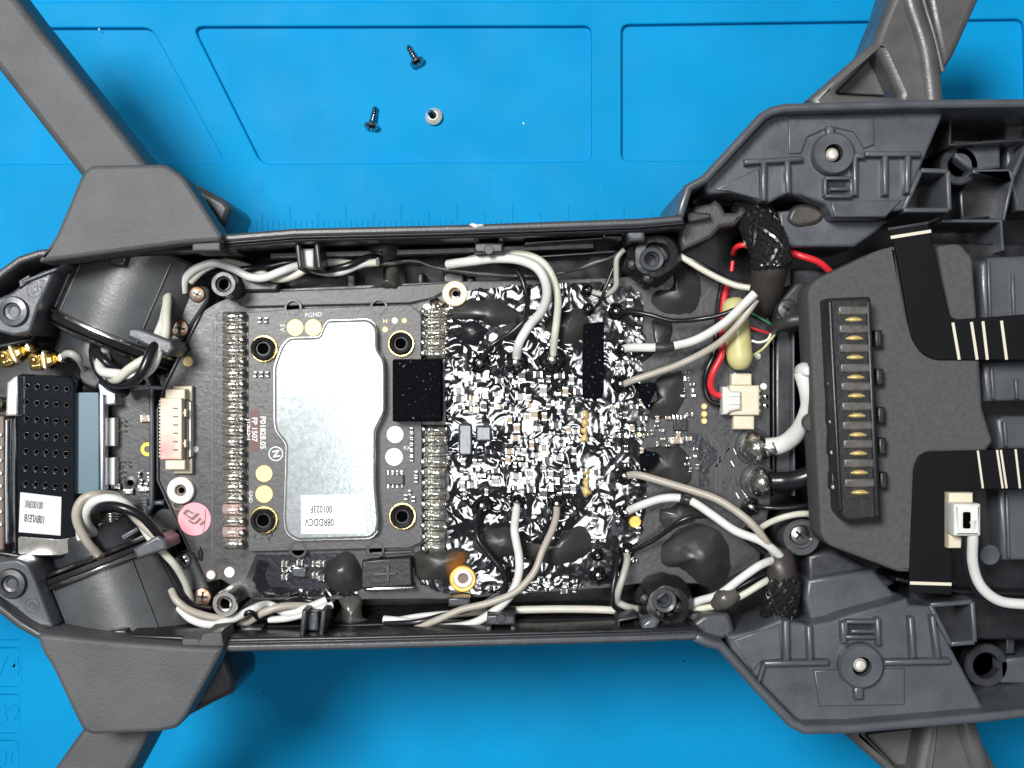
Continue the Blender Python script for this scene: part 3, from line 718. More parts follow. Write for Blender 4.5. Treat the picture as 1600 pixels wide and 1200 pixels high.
# solder joints of the castellated edge, left row
k = K(BZ)
def joint_mesh(wx, wy, h, bead, seed):
    vs, fs = [], []; nu, nv = 10, 7
    for j in range(nv + 1):
        for i in range(nu + 1):
            u = -1 + 2 * i / nu; v = -1 + 2 * j / nv
            z = h * math.sqrt(max(0, 1 - v * v * .98)) * (1 - .45 * abs(u) ** 3)
            if u > .25: z = bead * math.sqrt(max(0, 1 - ((u - .66) / .36) ** 2 * .9)) * math.sqrt(max(0, 1 - v * v))
            z += .012 * noise.noise(Vector((u * 3 + seed, v * 3, seed)))
            vs.append((u * wx, v * wy, max(z, -.01)))
    for j in range(nv):
        for i in range(nu): fs.append((j * (nu + 1) + i, j * (nu + 1) + i + 1, (j + 1) * (nu + 1) + i + 1, (j + 1) * (nu + 1) + i))
    return mesh(vs, fs, ang=60)
for i in range(21):
    y = 495 + i * 17.7
    me = joint_mesh(18 * k, 8.2 * k, .10 + .03 * random.random(), .10 + .02 * random.random(), i)
    put(me, 'solder_joint', 'solder_pink' if i in (17, 19) else 'solder_old', board, loc=P(367, y, BZ + .01))
    me2 = lathe_mesh([(6.5 * k, 0), (6.2 * k, .10), (4 * k, .15), (.01, .165)], 12)
    put(me2, 'solder_bead', 'solder', board, loc=P(379 + random.uniform(-1, 1), y + random.uniform(-1, 1), BZ + .03), scale=(1.15, 1.05, random.uniform(.85, 1.15)))
    ringp('pad_outline', 344, y, 7, 5.8, BZ - .002, .008, 'pcb2', board, n=16)
# right row
ys = [488 + i * 16.5 for i in range(5)] + [672 + i * 16.6 for i in range(12)]
for i, y in enumerate(ys):
    me = joint_mesh(15 * k, 8 * k, .11 + .03 * random.random(), .07, i + 40)
    put(me, 'solder_joint', 'solder_old', board, loc=P(681, y, BZ + .03), rot=(0, 0, math.pi))
    put(lathe_mesh([(7 * k, 0), (6.4 * k, .10), (4 * k, .15), (.01, .165)], 12, .15, i), 'solder_bead', 'solder', board, loc=P(663 + random.uniform(-1, 1), y + random.uniform(-1.5, 1.5), BZ + .04), scale=(1, 1.1, random.uniform(.8, 1.2)))
    if y < 565 or random.random() < .7:
        put(lathe_mesh([(6.5 * k, 0), (5.4 * k, .06), (3 * k, .10), (.01, .11)], 10, .3, i + 9), 'solder_bead', 'solder', board, loc=P(698 + random.uniform(-2, 2), y + random.uniform(-3, 3), BZ + .04))
blob('solder_lump', [(673, 470), (684, 464), (692, 470), (694, 480), (688, 492), (678, 490), (672, 482)], BZ + .02, .16, 'solder', board, rough=.4)

# wire joints with solder tops, each in a dark collar
pads = [(750, 568, 7), (806, 567, 8), (863, 563, 8.5), (754, 790, 7), (808, 783, 4.5), (870, 787, 6.5), (962, 487, 6), (972, 546, 5), (969, 600, 6.5), (975, 743, 6.5), (977, 800, 5.5), (979, 860, 6), (933, 866, 4.5), (934, 897, 6), (917, 454, 4.5), (918, 484, 4.5), (1172, 791, 6.5), (1171, 823, 4)]
for px, py, r in pads:
    R_ = max(r * 2.2, 12) if px < 900 else r * 2.1
    lathe('solder_collar', px, py, BZ, [(R_ * 1.15, 0), (R_, .10), (R_ * .82, .17), (R_ * .62, .19), (R_ * .5, .16), (r, .12)], 'coat', board, 28, noise_amp=.12)
    lathe('wire_joint', px, py, BZ + .10, [(r * 1.1, 0), (r, .09), (r * .6, .15), (0.01, .165)], 'solder', board, 16, noise_amp=.15)
for px, py, r in ((1179, 698, 24), (1186, 752, 23)):
    lathe('power_solder_ball', px, py, BZ, [(r * .95, 0), (r, .10), (r * .92, .22), (r * .68, .34), (r * .35, .40), (0.01, .415)], 'solder', board, 28, noise_amp=.12,
          label='large solder ball on the %s power wire' % ('white' if py < 720 else 'black'))
    ringp('solder_mask_ring', px - 2, py, r + 5, r - 2, BZ, .02, 'shell', board)

# glue blobs on the board
Z = zoomed
blobs = [
 (Z([(230, 640), (400, 580), (620, 565), (760, 620), (870, 710), (820, 790), (700, 830), (600, 840), (480, 780), (300, 770), (215, 740)], 5.4536, 660, 360), .34, 'glue', 'long grey glue blob beneath the upper gold mounting ring'),
 (Z([(300, 800), (400, 750), (500, 770), (590, 850), (560, 920), (450, 1000), (340, 970), (295, 890)], 5.4536, 660, 360), .20, 'shell', 'black glossy round glue blob above the first wire joint'),
 (Z([(1040, 720), (1180, 680), (1370, 640), (1450, 720), (1445, 850), (1340, 980), (1200, 1010), (1100, 900), (1000, 850)], 5.4536, 660, 360), .30, 'glue', None),
 (Z([(620, 830), (760, 770), (900, 780), (930, 860), (800, 960), (700, 960), (610, 920)], 5.4536, 660, 360), .22, 'glue', None),
 (Z([(-60, 470), (130, 440), (300, 430), (380, 470), (330, 560), (220, 680), (100, 690), (-50, 680), (-80, 580)], 4.614, 660, 760), .36, 'glue', 'grey glue blob touching the burnt orange mounting ring'),
 (Z([(330, 420), (400, 330), (520, 285), (640, 270), (740, 330), (800, 420), (760, 520), (640, 525), (520, 540), (400, 500)], 4.614, 660, 760), .34, 'glue', None),
 (Z([(700, 400), (860, 410), (1000, 330), (1150, 268), (1235, 320), (1262, 440), (1150, 540), (950, 592), (820, 560), (700, 510)], 4.614, 660, 760), .40, 'glue', 'largest grey glue blob under the lower middle wires'),
 (Z([(275, 740), (330, 650), (450, 600), (530, 690), (540, 860), (400, 905), (320, 860)], 4.2857, 440, 720), .42, 'glue', 'tall grey glue blob left of the plus marked part'),
 (Z([(395, 900), (530, 890), (540, 1010), (580, 1080), (560, 1160), (440, 1180), (350, 1150), (340, 1060), (400, 1000)], 4.2857, 440, 720), .30, 'glue_clear', None),
 (Z([(690, 450), (790, 330), (960, 250), (1100, 300), (1200, 420), (1215, 560), (1200, 650), (1120, 730), (960, 690), (860, 600), (710, 560)], 4.615, 880, 760), .55, 'glue', 'big domed grey glue blob beside the lower rubber mount'),
 (Z([(860, 320), (1000, 375), (1085, 500), (1060, 700), (960, 765), (760, 745), (670, 640), (740, 570), (850, 540)], 5, 880, 340), .30, 'glue', 'grey glue smear beside the upper rubber mount'),
 (Z([(690, 790), (840, 790), (860, 900), (830, 1010), (720, 1060), (620, 1140), (590, 1080), (700, 980)], 5, 880, 340), .20, 'glue', None),
 (Z([(700, 190), (800, 110), (940, 90), (960, 250), (940, 370), (850, 470), (700, 490), (630, 440), (650, 380), (730, 330)], 5, 880, 560), .22, 'glue', None),
 (Z([(620, 700), (760, 680), (930, 680), (1000, 850), (1010, 960), (920, 1010), (780, 960), (640, 890)], 5, 880, 560), .26, 'glue', None),
 (Z([(700, 170), (860, 110), (960, 160), (1050, 220), (930, 250), (760, 330), (690, 260)], 4.615, 880, 760), .20, 'glue', None),
]
add_stain(M['glue_burn'], P(716, 884, BZ + .1), .06, .22, (0.32, 0.12, 0.02))
for i, (ol, h, m, lb) in enumerate(blobs):
    if lb and 'burnt' in lb: m = 'glue_burn'
    blob('glue_blob', ol, BZ, h * .5, m, board, lb, seed=i * 3.7 + 1)
for ol in (Z([(590, 200), (720, 190), (720, 260), (660, 390), (620, 340), (600, 260)], 5, 880, 560), Z([(610, 760), (650, 720), (740, 740), (745, 790), (690, 850), (610, 870)], 5, 880, 560)):
    prism('matte_black_chip', ol, BZ + .05, BZ + .27, 'blackfoam', board, .02)

# mounting rings, pads, marks
def mring(px, py, ro, ri, m, label):
    o = ringp('mounting_ring', px, py, ro, ri, BZ + .05, .06, m, board, label)
    disc('ring_hole', px, py, ri, BZ - .02, .05, 'brown', o)
    disc('hole_shade_disc', px + 1, py, ri * .55, BZ + .02, .02, 'hole_shade', o)
mring(283, 766, 21, 9, 'tinpad', 'pale mounting ring above the pink round sticker')
mring(711, 459, 20, 9, 'palegold', 'pale gold mounting ring at the upper board edge')
o = ringp('mounting_ring', 723, 904, 21, 13, BZ + .05, .05, 'orange', board, 'burnt orange mounting ring at the lower board edge')
ringp('inner_ring', 724, 903, 15, 8, BZ + .07, .07, 'tinpad', o); disc('ring_hole', 723, 904, 9, BZ + .06, .03, 'brown', o)
ringp('small_hole', 278, 789, 9, 5, BZ, .03, 'brown', board); disc('small_hole', 278, 789, 5.5, BZ, .015, 'shell', board)
for px, py, r, m in ((294, 565, 8.5, 'goldpad'), (306, 702, 5.5, 'paper2'), (330, 898, 7, 'tinpad'), (359, 894, 8.5, 'tinpad'), (667, 481, 7, 'tinpad'),
                     (992, 815, 10, 'orange'), (999, 679, 4.5, 'gold'), (1184, 557, 5, 'silk'), (1193, 604, 5.5, 'silk')):
    disc('test_pad', px, py, r, BZ + (.05 if 650 < px < 1005 else 0), .03, m, board)
ringp('pad_rim', 330, 898, 9, 7, BZ, .03, 'brown', board)
for x, yy in ((914, (648, 661, 674, 686)), (917, (736, 747, 758, 769))):
    for i, y in enumerate(yy): blob('gold_pin', [(x - 6, y - 4), (x + 2, y - 6), (x + 6, y - 1), (x + 5, y + 5), (x - 3, y + 6), (x - 6, y + 2)], BZ + .05, .06, 'goldpad', board)
for y in (635, 647, 658): disc('gold_pin', 1100, y, 5, BZ, .05, 'goldpad', board)
blob('solder_drip', [(310, 860), (313, 850), (316, 862), (319, 873), (313, 877), (307, 872)], BZ, .05, 'glue', board)

# ivory seven way socket
sk = thing('wire_socket', 'ivory seven way wire socket with pink stain on the board', 'connector', (272, 672, BZ), None)
add_stain(M['ivory_pink'], P(258, 702, BZ + .4), .03, .30, (0.80, 0.22, 0.26)); add_stain(M['ivory_pink'], P(256, 630, BZ + .4), .0, .12, (0.55, 0.33, 0.28))
box('socket_body', 250, 622, 284, 718, BZ, BZ + .42, 'ivory_pink', sk, .02)
for a, b in ((608, 624), (718, 734)): box('socket_ear', 258, a, 289, b, BZ, BZ + .34, 'ivory', sk, .02)
for a, b in ((603, 627), (716, 740)): box('solder_tab', 270, a, 300, b, BZ, BZ + .14, 'ivory', sk, .02)
box('pin_bed', 283, 625, 295, 717, BZ, BZ + .22, 'brown', sk, .01)
box('back_rail', 295, 628, 298, 714, BZ, BZ + .20, 'silk', sk, .005)
for i in range(6): rib('pin', [(270, 638 + i * 13), (278, 638 + i * 13)], 2.2, BZ + .40, BZ + .428, 'brown', sk, .004)
for y in (645, 693): rib('latch', [(280, y), (290, y)], 4, BZ + .2, BZ + .36, 'ivory', sk, .01); rib('latch', [(289, y - 6), (289, y + 6)], 3.5, BZ + .2, BZ + .36, 'ivory', sk, .01)
for i in range(17): box('contact_tooth', 248.5, 625 + i * 5.4, 251, 628 + i * 5.4, BZ, BZ + .2, 'ivory', sk, .002)

# pink round sticker with its mark
st = thing('round_sticker', 'pink round sticker with dark stylised letters left of the solder row', 'sticker', (304, 811, BZ), None)
disc('sticker_disc', 304, 811, 26, BZ + .004, .012, 'pink', st, n=40)
def q(v): return (262 + v[0] / 15, 770 + v[1] / 15)
def logo(pts): prism('sticker_mark', [q(p) for p in pts], BZ + .010, BZ + .019, 'brown', st, .001)
logo([(350, 480), (440, 385), (480, 390), (620, 480), (590, 505), (500, 450), (470, 455), (430, 505), (565, 580), (680, 470), (760, 500), (610, 640), (560, 640)])
logo([(500, 625), (600, 690), (640, 690), (745, 580), (810, 610), (680, 735), (590, 740), (475, 655)])
logo([(730, 745), (840, 645), (895, 685), (790, 775)])
wire('scratch', [(*q((890, 395)), BZ + .018), (*q((875, 650)), BZ + .018), (*q((838, 930)), BZ + .018)], 1.3, 'brown', st, n=6, wob=0)

# =================================================================== SHIELDED MODULE ON THE BOARD
VZ = 3.14
mod = thing('shielded_module', 'grey module board with silver shield can soldered onto the main board', 'circuit board', (525, 670, BZ))
prism('module_board', [(388, 488), (470, 482), (640, 476), (658, 490), (660, 846), (640, 856), (388, 862)], BZ, VZ, 'pcb2', mod, .01, r=4)
can = [(511, 501), (576, 499), (587, 509), (589.5, 520), (589.5, 546), (600, 561), (602, 575), (602, 643), (591, 665), (587, 673), (587, 760), (592, 814), (589, 832), (578, 841), (463, 844), (447, 832), (443.5, 814), (447, 697), (444, 690), (431, 674), (428.5, 660), (428.5, 573), (440, 541), (452, 528), (500, 527), (504, 513)]
can = rnd(can, 7, 3)
sc_ = prism('shield_can', can, VZ, VZ + .20, 'shield', mod, .035)
cc = (515, 672)
prism('can_flange', [(cc[0] + (x - cc[0]) * 1.022, cc[1] + (y - cc[1]) * 1.012) for x, y in can], VZ, VZ + .03, 'nickel', mod, .008)
lab = prism('label', [(470, 774), (571.5, 772.5), (572, 834), (470.5, 834.5)], VZ + .201, VZ + .214, 'paper', sc_, .003, label='white printed label on the silver shield can')
text('001023F', 502, 795, 11.5, 180, VZ + .215, 'ink', lab, depth=.002, xs=.62, bold=.0015)
text('08RDDCV', 499, 815.5, 12.0, 180, VZ + .215, 'ink', lab, depth=.002, xs=.62, bold=.0015)
for px, py, r in ((413, 545, 20), (627, 537, 19.5), (413, 812, 20.5), (629, 806, 20)):
    ringp('gold_ring', px, py, r + 1.5, r - 3.5, VZ, .03, 'gold', mod)
    lathe('black_standoff', px, py, VZ, [(r - 1.5, 0), (r - 1.5, .14), (r - 4, .18), (r - 8, .16), (r - 9, .10), (r - 11, .10), (r - 12, .02), (0.01, .02)], 'housing', mod, 28)
    disc('standoff_hole', px, py, r - 11.5, VZ + .02, .02, 'hole_shade', mod)
for px, py, r, m in ((461.5, 512, 13.5, 'goldpad'), (489.5, 512, 13.5, 'goldpad'), (413, 740, 13.5, 'goldpad'), (413, 772, 14, 'goldpad'), (617.5, 679, 13.5, 'tinpad'), (616, 714, 14, 'tinpad'),
                     (602, 515, 5, 'goldpad'), (617, 501, 5, 'tinpad'), (632, 501, 4.5, 'goldpad')):
    disc('test_pad', px, py, r, VZ, .02, m, mod, n=28)
text('PGND', 490, 492, 7, 4, VZ, 'silk', mod, depth=.004); text('5V', 441, 512, 8, -90, VZ, 'silk', mod, depth=.004); text('H', 602, 502, 7, 0, VZ, 'goldpad', mod, depth=.006)
text('P01828.05', 410.5, 676, 9, -90, VZ, 'silk', mod, depth=.004, xs=.98, bold=.002)
box('ink_wash', 391, 640, 405, 705, VZ, VZ + .004, 'silk_red', mod, .001, r=4)
text('FP 1507', 397.5, 671, 8.5, -90, VZ + .004, 'silk', mod, depth=.004, bold=.002)
text('J1:625-1', 389.5, 672, 7.5, -90, VZ, 'silk', mod, depth=.004, bold=.002)
text('GND', 391.5, 776, 6, -90, VZ, 'silk', mod, depth=.004)
text('RX1', 638, 700, 6, 0, VZ, 'silk', mod, depth=.004)
ringp('approval_mark', 431, 709, 11.5, 9.8, VZ, .006, 'silk', mod)
text('N', 431, 709, 11, -80, VZ, 'silk', mod, depth=.004, bold=.004)
box('black_foam_pad', 613, 561, 690, 659, VZ - .02, VZ + .36, 'blackfoam', mod, .04, r=4, label='square black foam pad right of the shield can')
def smd(px, py, w_, h_, parent, z, col='tan', vert=False, zt=.07):
    o = box('chip_component', px - w_ / 2, py - h_ / 2, px + w_ / 2, py + h_ / 2, z, z + zt, col, parent, .006)
    e = .26
    if vert: ends = ((px - w_ / 2 - .4, py - h_ / 2 - .4, px + w_ / 2 + .4, py - h_ / 2 + h_ * e), (px - w_ / 2 - .4, py + h_ / 2 - h_ * e, px + w_ / 2 + .4, py + h_ / 2 + .4))
    else: ends = ((px - w_ / 2 - .4, py - h_ / 2 - .4, px - w_ / 2 + w_ * e, py + h_ / 2 + .4), (px + w_ / 2 - w_ * e, py - h_ / 2 - .4, px + w_ / 2 + .4, py + h_ / 2 + .4))
    for en in ends: box('end_cap', *en, z, z + zt + .006, 'solder_old', o, .006)
    return o
for i in range(6): smd(643, 672 + i * 9, 5, 7.5, mod, VZ, 'chip', True, .05)
for i, (x, y) in enumerate(((405, 500), (415, 500), (398, 585), (408, 585), (417, 585), (640, 770), (646, 780), (650, 740), (650, 750), (634, 777))): smd(x, y, 5, 8, mod, VZ, 'chip', True, .05)
box('chip', 603, 742, 630, 757, VZ, VZ + .09, 'chip', mod, .01)
for i in range(4):
    box('chip_leg', 605 + i * 7, 735, 608 + i * 7, 742, VZ, VZ + .03, 'solder', mod, .005); box('chip_leg', 605 + i * 7, 757, 608 + i * 7, 763, VZ, VZ + .03, 'solder', mod, .005)
for cx, cy in ((458, 481), (592, 480), (466, 858), (587, 858)): ringp('edge_notch', cx, cy, 14, 10, VZ - .01, .014, 'pcb', mod)
for i in range(40): disc('via', random.uniform(395, 425), random.choice((random.uniform(565, 640), random.uniform(825, 845))), 1.6, VZ, .005, 'shell', mod, n=8)

# small parts on the main board
random.seed(11)
occupied = []
def scatter(n, x0, y0, x1, y1, parent, z, cols, smin=5, smax=11):
    c = 0; tries = 0
    while c < n and tries < n * 40:
        tries += 1
        x = random.uniform(x0, x1); y = random.uniform(y0, y1); v = random.random() < .5
        w_ = random.uniform(smin, smax); h_ = w_ * random.uniform(.5, .7)
        if v: w_, h_ = h_, w_
        if any(abs(x - a) < (w_ + cw) / 2 + 2 and abs(y - b) < (h_ + ch) / 2 + 2 for a, b, cw, ch in occupied): continue
        occupied.append((x, y, w_, h_)); smd(x, y, w_, h_, parent, z, random.choice(cols), v, random.uniform(.06, .1)); c += 1
scatter(12, 765, 612, 905, 650, board, BZ + .03, ('chip', 'bluepcbcomp', 'tan'), 9, 15)
scatter(34, 790, 640, 905, 730, board, BZ + .03, ('bluepcbcomp', 'chip', 'tan', 'bluepcbcomp'), 8, 16)
scatter(22, 945, 625, 1010, 705, board, BZ + .04, ('chip', 'tan', 'housing'), 6, 12)
scatter(14, 1018, 645, 1082, 700, board, BZ, ('chip', 'tan'), 5, 10)
scatter(26, 715, 580, 900, 640, board, BZ + .015, ('coat', 'bluepcbcomp', 'chip'), 8, 18)
scatter(30, 712, 720, 900, 776, board, BZ + .015, ('coat', 'bluepcbcomp', 'chip'), 8, 18)
scatter(22, 945, 450, 1000, 620, board, BZ + .02, ('coat', 'chip', 'housing'), 6, 13)
scatter(22, 900, 720, 1000, 900, board, BZ + .02, ('coat', 'chip', 'housing'), 6, 13)
scatter(14, 720, 905, 900, 925, board, BZ + .015, ('coat', 'chip'), 7, 14)
scatter(8, 1065, 580, 1085, 620, board, BZ, ('chip', 'silk'), 4, 7)
scatter(6, 1072, 700, 1092, 735, board, BZ, ('chip', 'silk'), 5, 8)
box('chip', 1053, 655, 1074, 673, BZ, BZ + .10, 'housing', board, .012)
smd(1058, 688, 20, 10, board, BZ, 'tan', False, .1)
for i in range(4): box('chip_leg', 1051 + i * 6, 648, 1054 + i * 6, 655, BZ, BZ + .03, 'solder', board, .005)
box('coated_chip', 716, 662, 738, 712, BZ, BZ + .12, 'bluepcbcomp', board, .03, r=6)
box('coated_chip', 743, 665, 768, 690, BZ, BZ + .14, 'bluepcbcomp', board, .03, r=3)
prism('copper_mark', [(732, 618), (737, 616), (739, 645), (733, 645)], BZ + .06, BZ + .09, 'rust', board, .01)
for y in (623, 640): box('tinned_square', 738, y - 5, 749, y + 6, BZ + .04, BZ + .10, 'tinpad', board, .02, r=2)
# left lower parts
for x in (446, 458): ringp('coil_pad', x, 888, 7, 3.5, BZ + .014, .04, 'solder', board)
o = box('chip', 456, 886, 478, 902, BZ + .012, BZ + .14, 'steel', board, .02)
for x, y in ((444, 882), (444, 903), (492, 882), (492, 900), (502, 882), (502, 904), (468, 880)): smd(x, y, 9, 8, board, BZ + .012, 'chip', False, .07)
pl = prism('plus_marked_part', [(566, 876), (642, 870), (645, 916), (563, 921)], BZ, BZ + .24, 'housing', board, .03, label='dark grey rectangular part with a raised plus mark at the lower board edge')
rib('plus_mark', [(582, 898), (620, 896)], 4, BZ + .23, BZ + .27, 'chip', pl, .01); rib('plus_mark', [(606, 884), (606, 910)], 4, BZ + .23, BZ + .27, 'chip', pl, .01)
rib('metal_strip', [(570, 921), (648, 918)], 7, BZ, BZ + .22, 'nickel', pl, .03)
rib('metal_strip', [(572, 866), (645, 862)], 5, BZ, BZ + .10, 'chip', pl, .02)
for i in range(26): disc('via', random.uniform(1085, 1195), random.uniform(520, 860), 1.8, BZ, .006, 'shell', board, n=8)
for i in range(22): disc('via', random.uniform(300, 335), random.uniform(500, 860), 2.0, BZ, .006, 'shell', board, n=8)
for pth in ([(1090, 560), (1096, 470), (1120, 440)], [(1100, 670), (1125, 700), (1125, 770)], [(1150, 690), (1120, 720), (1118, 800)], [(332, 500), (332, 860)], [(1140, 700), (1118, 730)]):
    rib('trace', pth, 3, BZ, BZ + .006, 'pcb2', board, .001)
prism('shiny_patch', Z([(960, 580), (1060, 590), (1200, 720), (1200, 800), (1140, 850), (1140, 1000), (1060, 1000), (1060, 720), (950, 690)], 5, 880, 560), BZ, BZ + .01, 'pcbdark', board, .002)
text('A', 1150, 705, 10, 180, BZ, 'silk', board, depth=.005)
for x, y in ((1142, 720), (1160, 765), (1166, 775), (1150, 770)): rib('silk_mark', [(x, y), (x + 5, y + 9)], 2, BZ, BZ + .006, 'silk', board, .001)

# =================================================================== RUBBER MOUNTS
def rubber(px, py, label):
    t = thing('rubber_mount', label, 'rubber mount', (px, py, 2.6), 'round rubber mounts at the board edge')
    lathe('rubber_body', px, py, 2.6, [(33, 0), (40, .2), (41, .7), (38, 1.0), (31, 1.15), (20, 1.18), (18, .9)], 'rubber', t, 40, noise_amp=.10)
    lathe('metal_bush', px, py, 3.2, [(19, 0), (19, .58), (17, .62), (12, .60), (10.5, .50), (8.5, .48), (8, .1), (0.01, .1)], 'deck', t, 32)
    disc('bush_hole', px, py, 8, 3.28, .05, 'hole_shade', t)
    for a in range(3):
        u = a * 1.25 + px; lathe('rubber_lobe', px + 27 * math.cos(u), py + 27 * math.sin(u), 3.3, [(14, 0), (13, .30), (8, .40), (0.01, .43)], 'rubber', t, 14, noise_amp=.2)
rubber(1012, 411, 'black rubber mount at the upper board edge beside the braided sleeve')
rubber(1031, 928, 'black rubber mount at the lower board edge beside the domed glue blob')

# =================================================================== BATTERY CONTACT TRAY
tray = thing('contact_tray', 'grey felt covered tray carrying the black battery contact block', 'tray', (1400, 640, 3.2))
prism('felt_cover', [(1262, 452), (1276, 436), (1372, 391), (1398, 384), (1408, 440), (1420, 505), (1432, 535), (1448, 556), (1531, 562), (1536, 640), (1552, 690), (1540, 706), (1448, 707), (1430, 724), (1426, 894), (1405, 894), (1296, 853), (1283, 838)], 3.6, 4.35, 'foam', tray, .05, r=[14, 10, 4, 2, 2, 2, 10, 16, 4, 4, 4, 6, 18, 18, 4, 6, 10, 10])
prism('felt_flap', [(1464, 384), (1500, 380), (1520, 402), (1528, 503), (1486, 503)], 3.6, 4.25, 'foam', tray, .05, r=8)
hz = 4.33
hb = prism('contact_block', [(1291, 466), (1361, 463), (1370, 640), (1378, 813), (1322, 816), (1309, 800)], 4.0, hz + .40, 'housing', tray, .05, r=5, label='black contact block with a row of ten gold contacts')
for i, y in enumerate((500, 529, 559, 590, 619, 650, 680, 709, 739, 770)):
    cx = 1334 + (y - 500) * .036
    prism('web', rect(cx - 24, y - 22, cx + 24, y - 8), hz + .36, hz + .435, 'smoke', hb, .03)
    blob('gold_contact', [(cx - 15, y), (cx - 8, y - 4), (cx, y - 5.2), (cx + 8, y - 4), (cx + 15, y), (cx + 8, y + 3), (cx, y + 3.8), (cx - 8, y + 3)], hz + .40, .06, 'goldcontact', hb, rough=.02)
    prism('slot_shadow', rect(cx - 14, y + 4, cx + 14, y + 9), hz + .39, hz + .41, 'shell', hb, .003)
for i, y in enumerate((530, 590, 650, 698, 752)):
    cx = 1334 + (y - 500) * .036
    for s in (-1, 1): prism('side_tab', rect(cx + s * 38 - 6, y - 14, cx + s * 38 + 6, y + 12), 4.2, hz + .24, 'housing', hb, .03)
    lathe('side_rivet', cx - 41, y + 9, hz + .23, [(3.5, 0), (3, .03), (0.01, .05)], 'pin', hb, 10)
rib('side_rail', [(1297, 470), (1314, 800)], 7, hz + .1, hz + .44, 'housing', hb, .03)
rib('side_rail', [(1357, 470), (1371, 808)], 8, hz + .1, hz + .44, 'housing', hb, .03)

st1 = thing('flex_strap', 'upper black flat flex strap with pale stripes curving off the tray', 'strap', (1470, 460, 4.2), 'black flex straps')
prism('strap_band', [(1392, 360), (1450, 348), (1456, 372), (1470, 440), (1486, 500), (1640, 488), (1640, 562), (1460, 562), (1440, 552), (1424, 528), (1414, 470), (1404, 410)], 4.36, 4.41, 'ribbon', st1, .012, r=[2, 2, 10, 30, 14, 2, 2, 12, 22, 22, 20, 10])
for a, b in (((1489, 504), (1499, 562)), ((1518, 503), (1527, 562)), ((1536, 502), (1543, 562)), ((1565, 501), (1573, 562))): rib('stripe', [a, b], 4.5, 4.40, 4.418, 'fleshline', st1, .003)
rib('stripe', [(1392, 371), (1455, 361)], 5, 4.40, 4.418, 'fleshline', st1, .003); rib('stripe', [(1388, 358), (1450, 348)], 4, 4.40, 4.418, 'inner', st1, .003)
st2 = thing('flex_strap', 'lower black flat flex strap with pale stripes under the white plug', 'strap', (1470, 800, 4.2), 'black flex straps')
prism('strap_band', [(1428, 735), (1436, 712), (1448, 706), (1640, 700), (1640, 762), (1500, 766), (1488, 780), (1488, 930), (1420, 926)], 4.36, 4.41, 'ribbon', st2, .012, r=4)
for a, b in (((1528, 704), (1536, 763)), ((1558, 703), (1567, 763)), ((1564, 703), (1573, 763)), ((1587, 702), (1594, 763))): rib('stripe', [a, b], 3.4, 4.40, 4.418, 'fleshline', st2, .003)
rib('stripe', [(1422, 911), (1487, 913)], 5, 4.40, 4.418, 'fleshline', st2, .003)

pg = thing('white_plug', 'small white plug with ivory socket and white cable on the lower strap', 'connector', (1508, 812, 4.4))
box('socket_shell', 1483, 770, 1521, 857, 4.405, 4.62, 'ivory', pg, .03)
box('plug_body', 1491, 787, 1533, 838, 4.5, 4.86, 'white', pg, .04, r=3)
box('plug_slot', 1505, 800, 1517, 826, 4.8, 4.875, 'hole_shade', pg, .01, r=3)
wire('white_lead', [(1517, 812, 4.82), (1520, 840, 4.75), (1520, 880, 4.6), (1532, 915, 4.5), (1560, 938, 4.45), (1600, 944, 4.45), (1660, 944, 4.45)], 17, 'white', pg, n=14)
wire('black_lead', [(1509, 812, 4.8), (1506, 845, 4.7), (1508, 885, 4.5), (1524, 922, 4.35), (1556, 948, 4.3), (1600, 955, 4.3), (1660, 955, 4.3)], 9, 'blackwire', pg)
disc('washer_glint', 1544, 866, 16, 3.9, .08, 'deck', pg)

# =================================================================== WIRES
random.seed(3)
# --- upper left motor wires: loop round the barrel, then along the upper channel
t = thing('motor_wire_bundle', 'white cream and black wires looping round the upper left hinge barrel', 'wire bundle', (210, 560, 3.0))
wire('white_wire', [(262, 470, 3.4), (256, 500, 3.6), (247, 525, 3.8), (247, 550, 3.95), (236, 575, 3.95), (215, 586, 3.95), (180, 584, 3.95), (160, 580, 3.9), (156, 565, 3.7), (168, 545, 3.3), (170, 528, 3.0)], 15, 'white', t, n=12)
wire('cream_wire', [(262, 455, 3.3), (260, 490, 3.65), (257, 530, 3.85), (240, 555, 4.0), (220, 565, 4.05), (200, 578, 4.05), (184, 592, 3.95), (172, 588, 3.7), (166, 560, 3.5), (158, 540, 3.3), (155, 520, 3.0)], 14, 'cream', t, n=12)
wire('black_wire', [(250, 530, 3.7), (238, 545, 4.05), (226, 572, 4.15), (214, 592, 4.1), (196, 600, 3.9), (170, 596, 3.7), (152, 575, 3.7), (146, 550, 3.6), (150, 530, 3.2)], 15, 'blackwire', t, n=12)
wire('black_wire', [(146, 560, 3.5), (160, 588, 3.6), (178, 606, 3.4), (196, 613, 3.1)], 15, 'blackwire', t, n=12)
wire('black_wire', [(150, 548, 3.75), (166, 566, 3.85), (186, 577, 3.75), (200, 582, 3.5)], 13, 'blackwire', t, n=12)

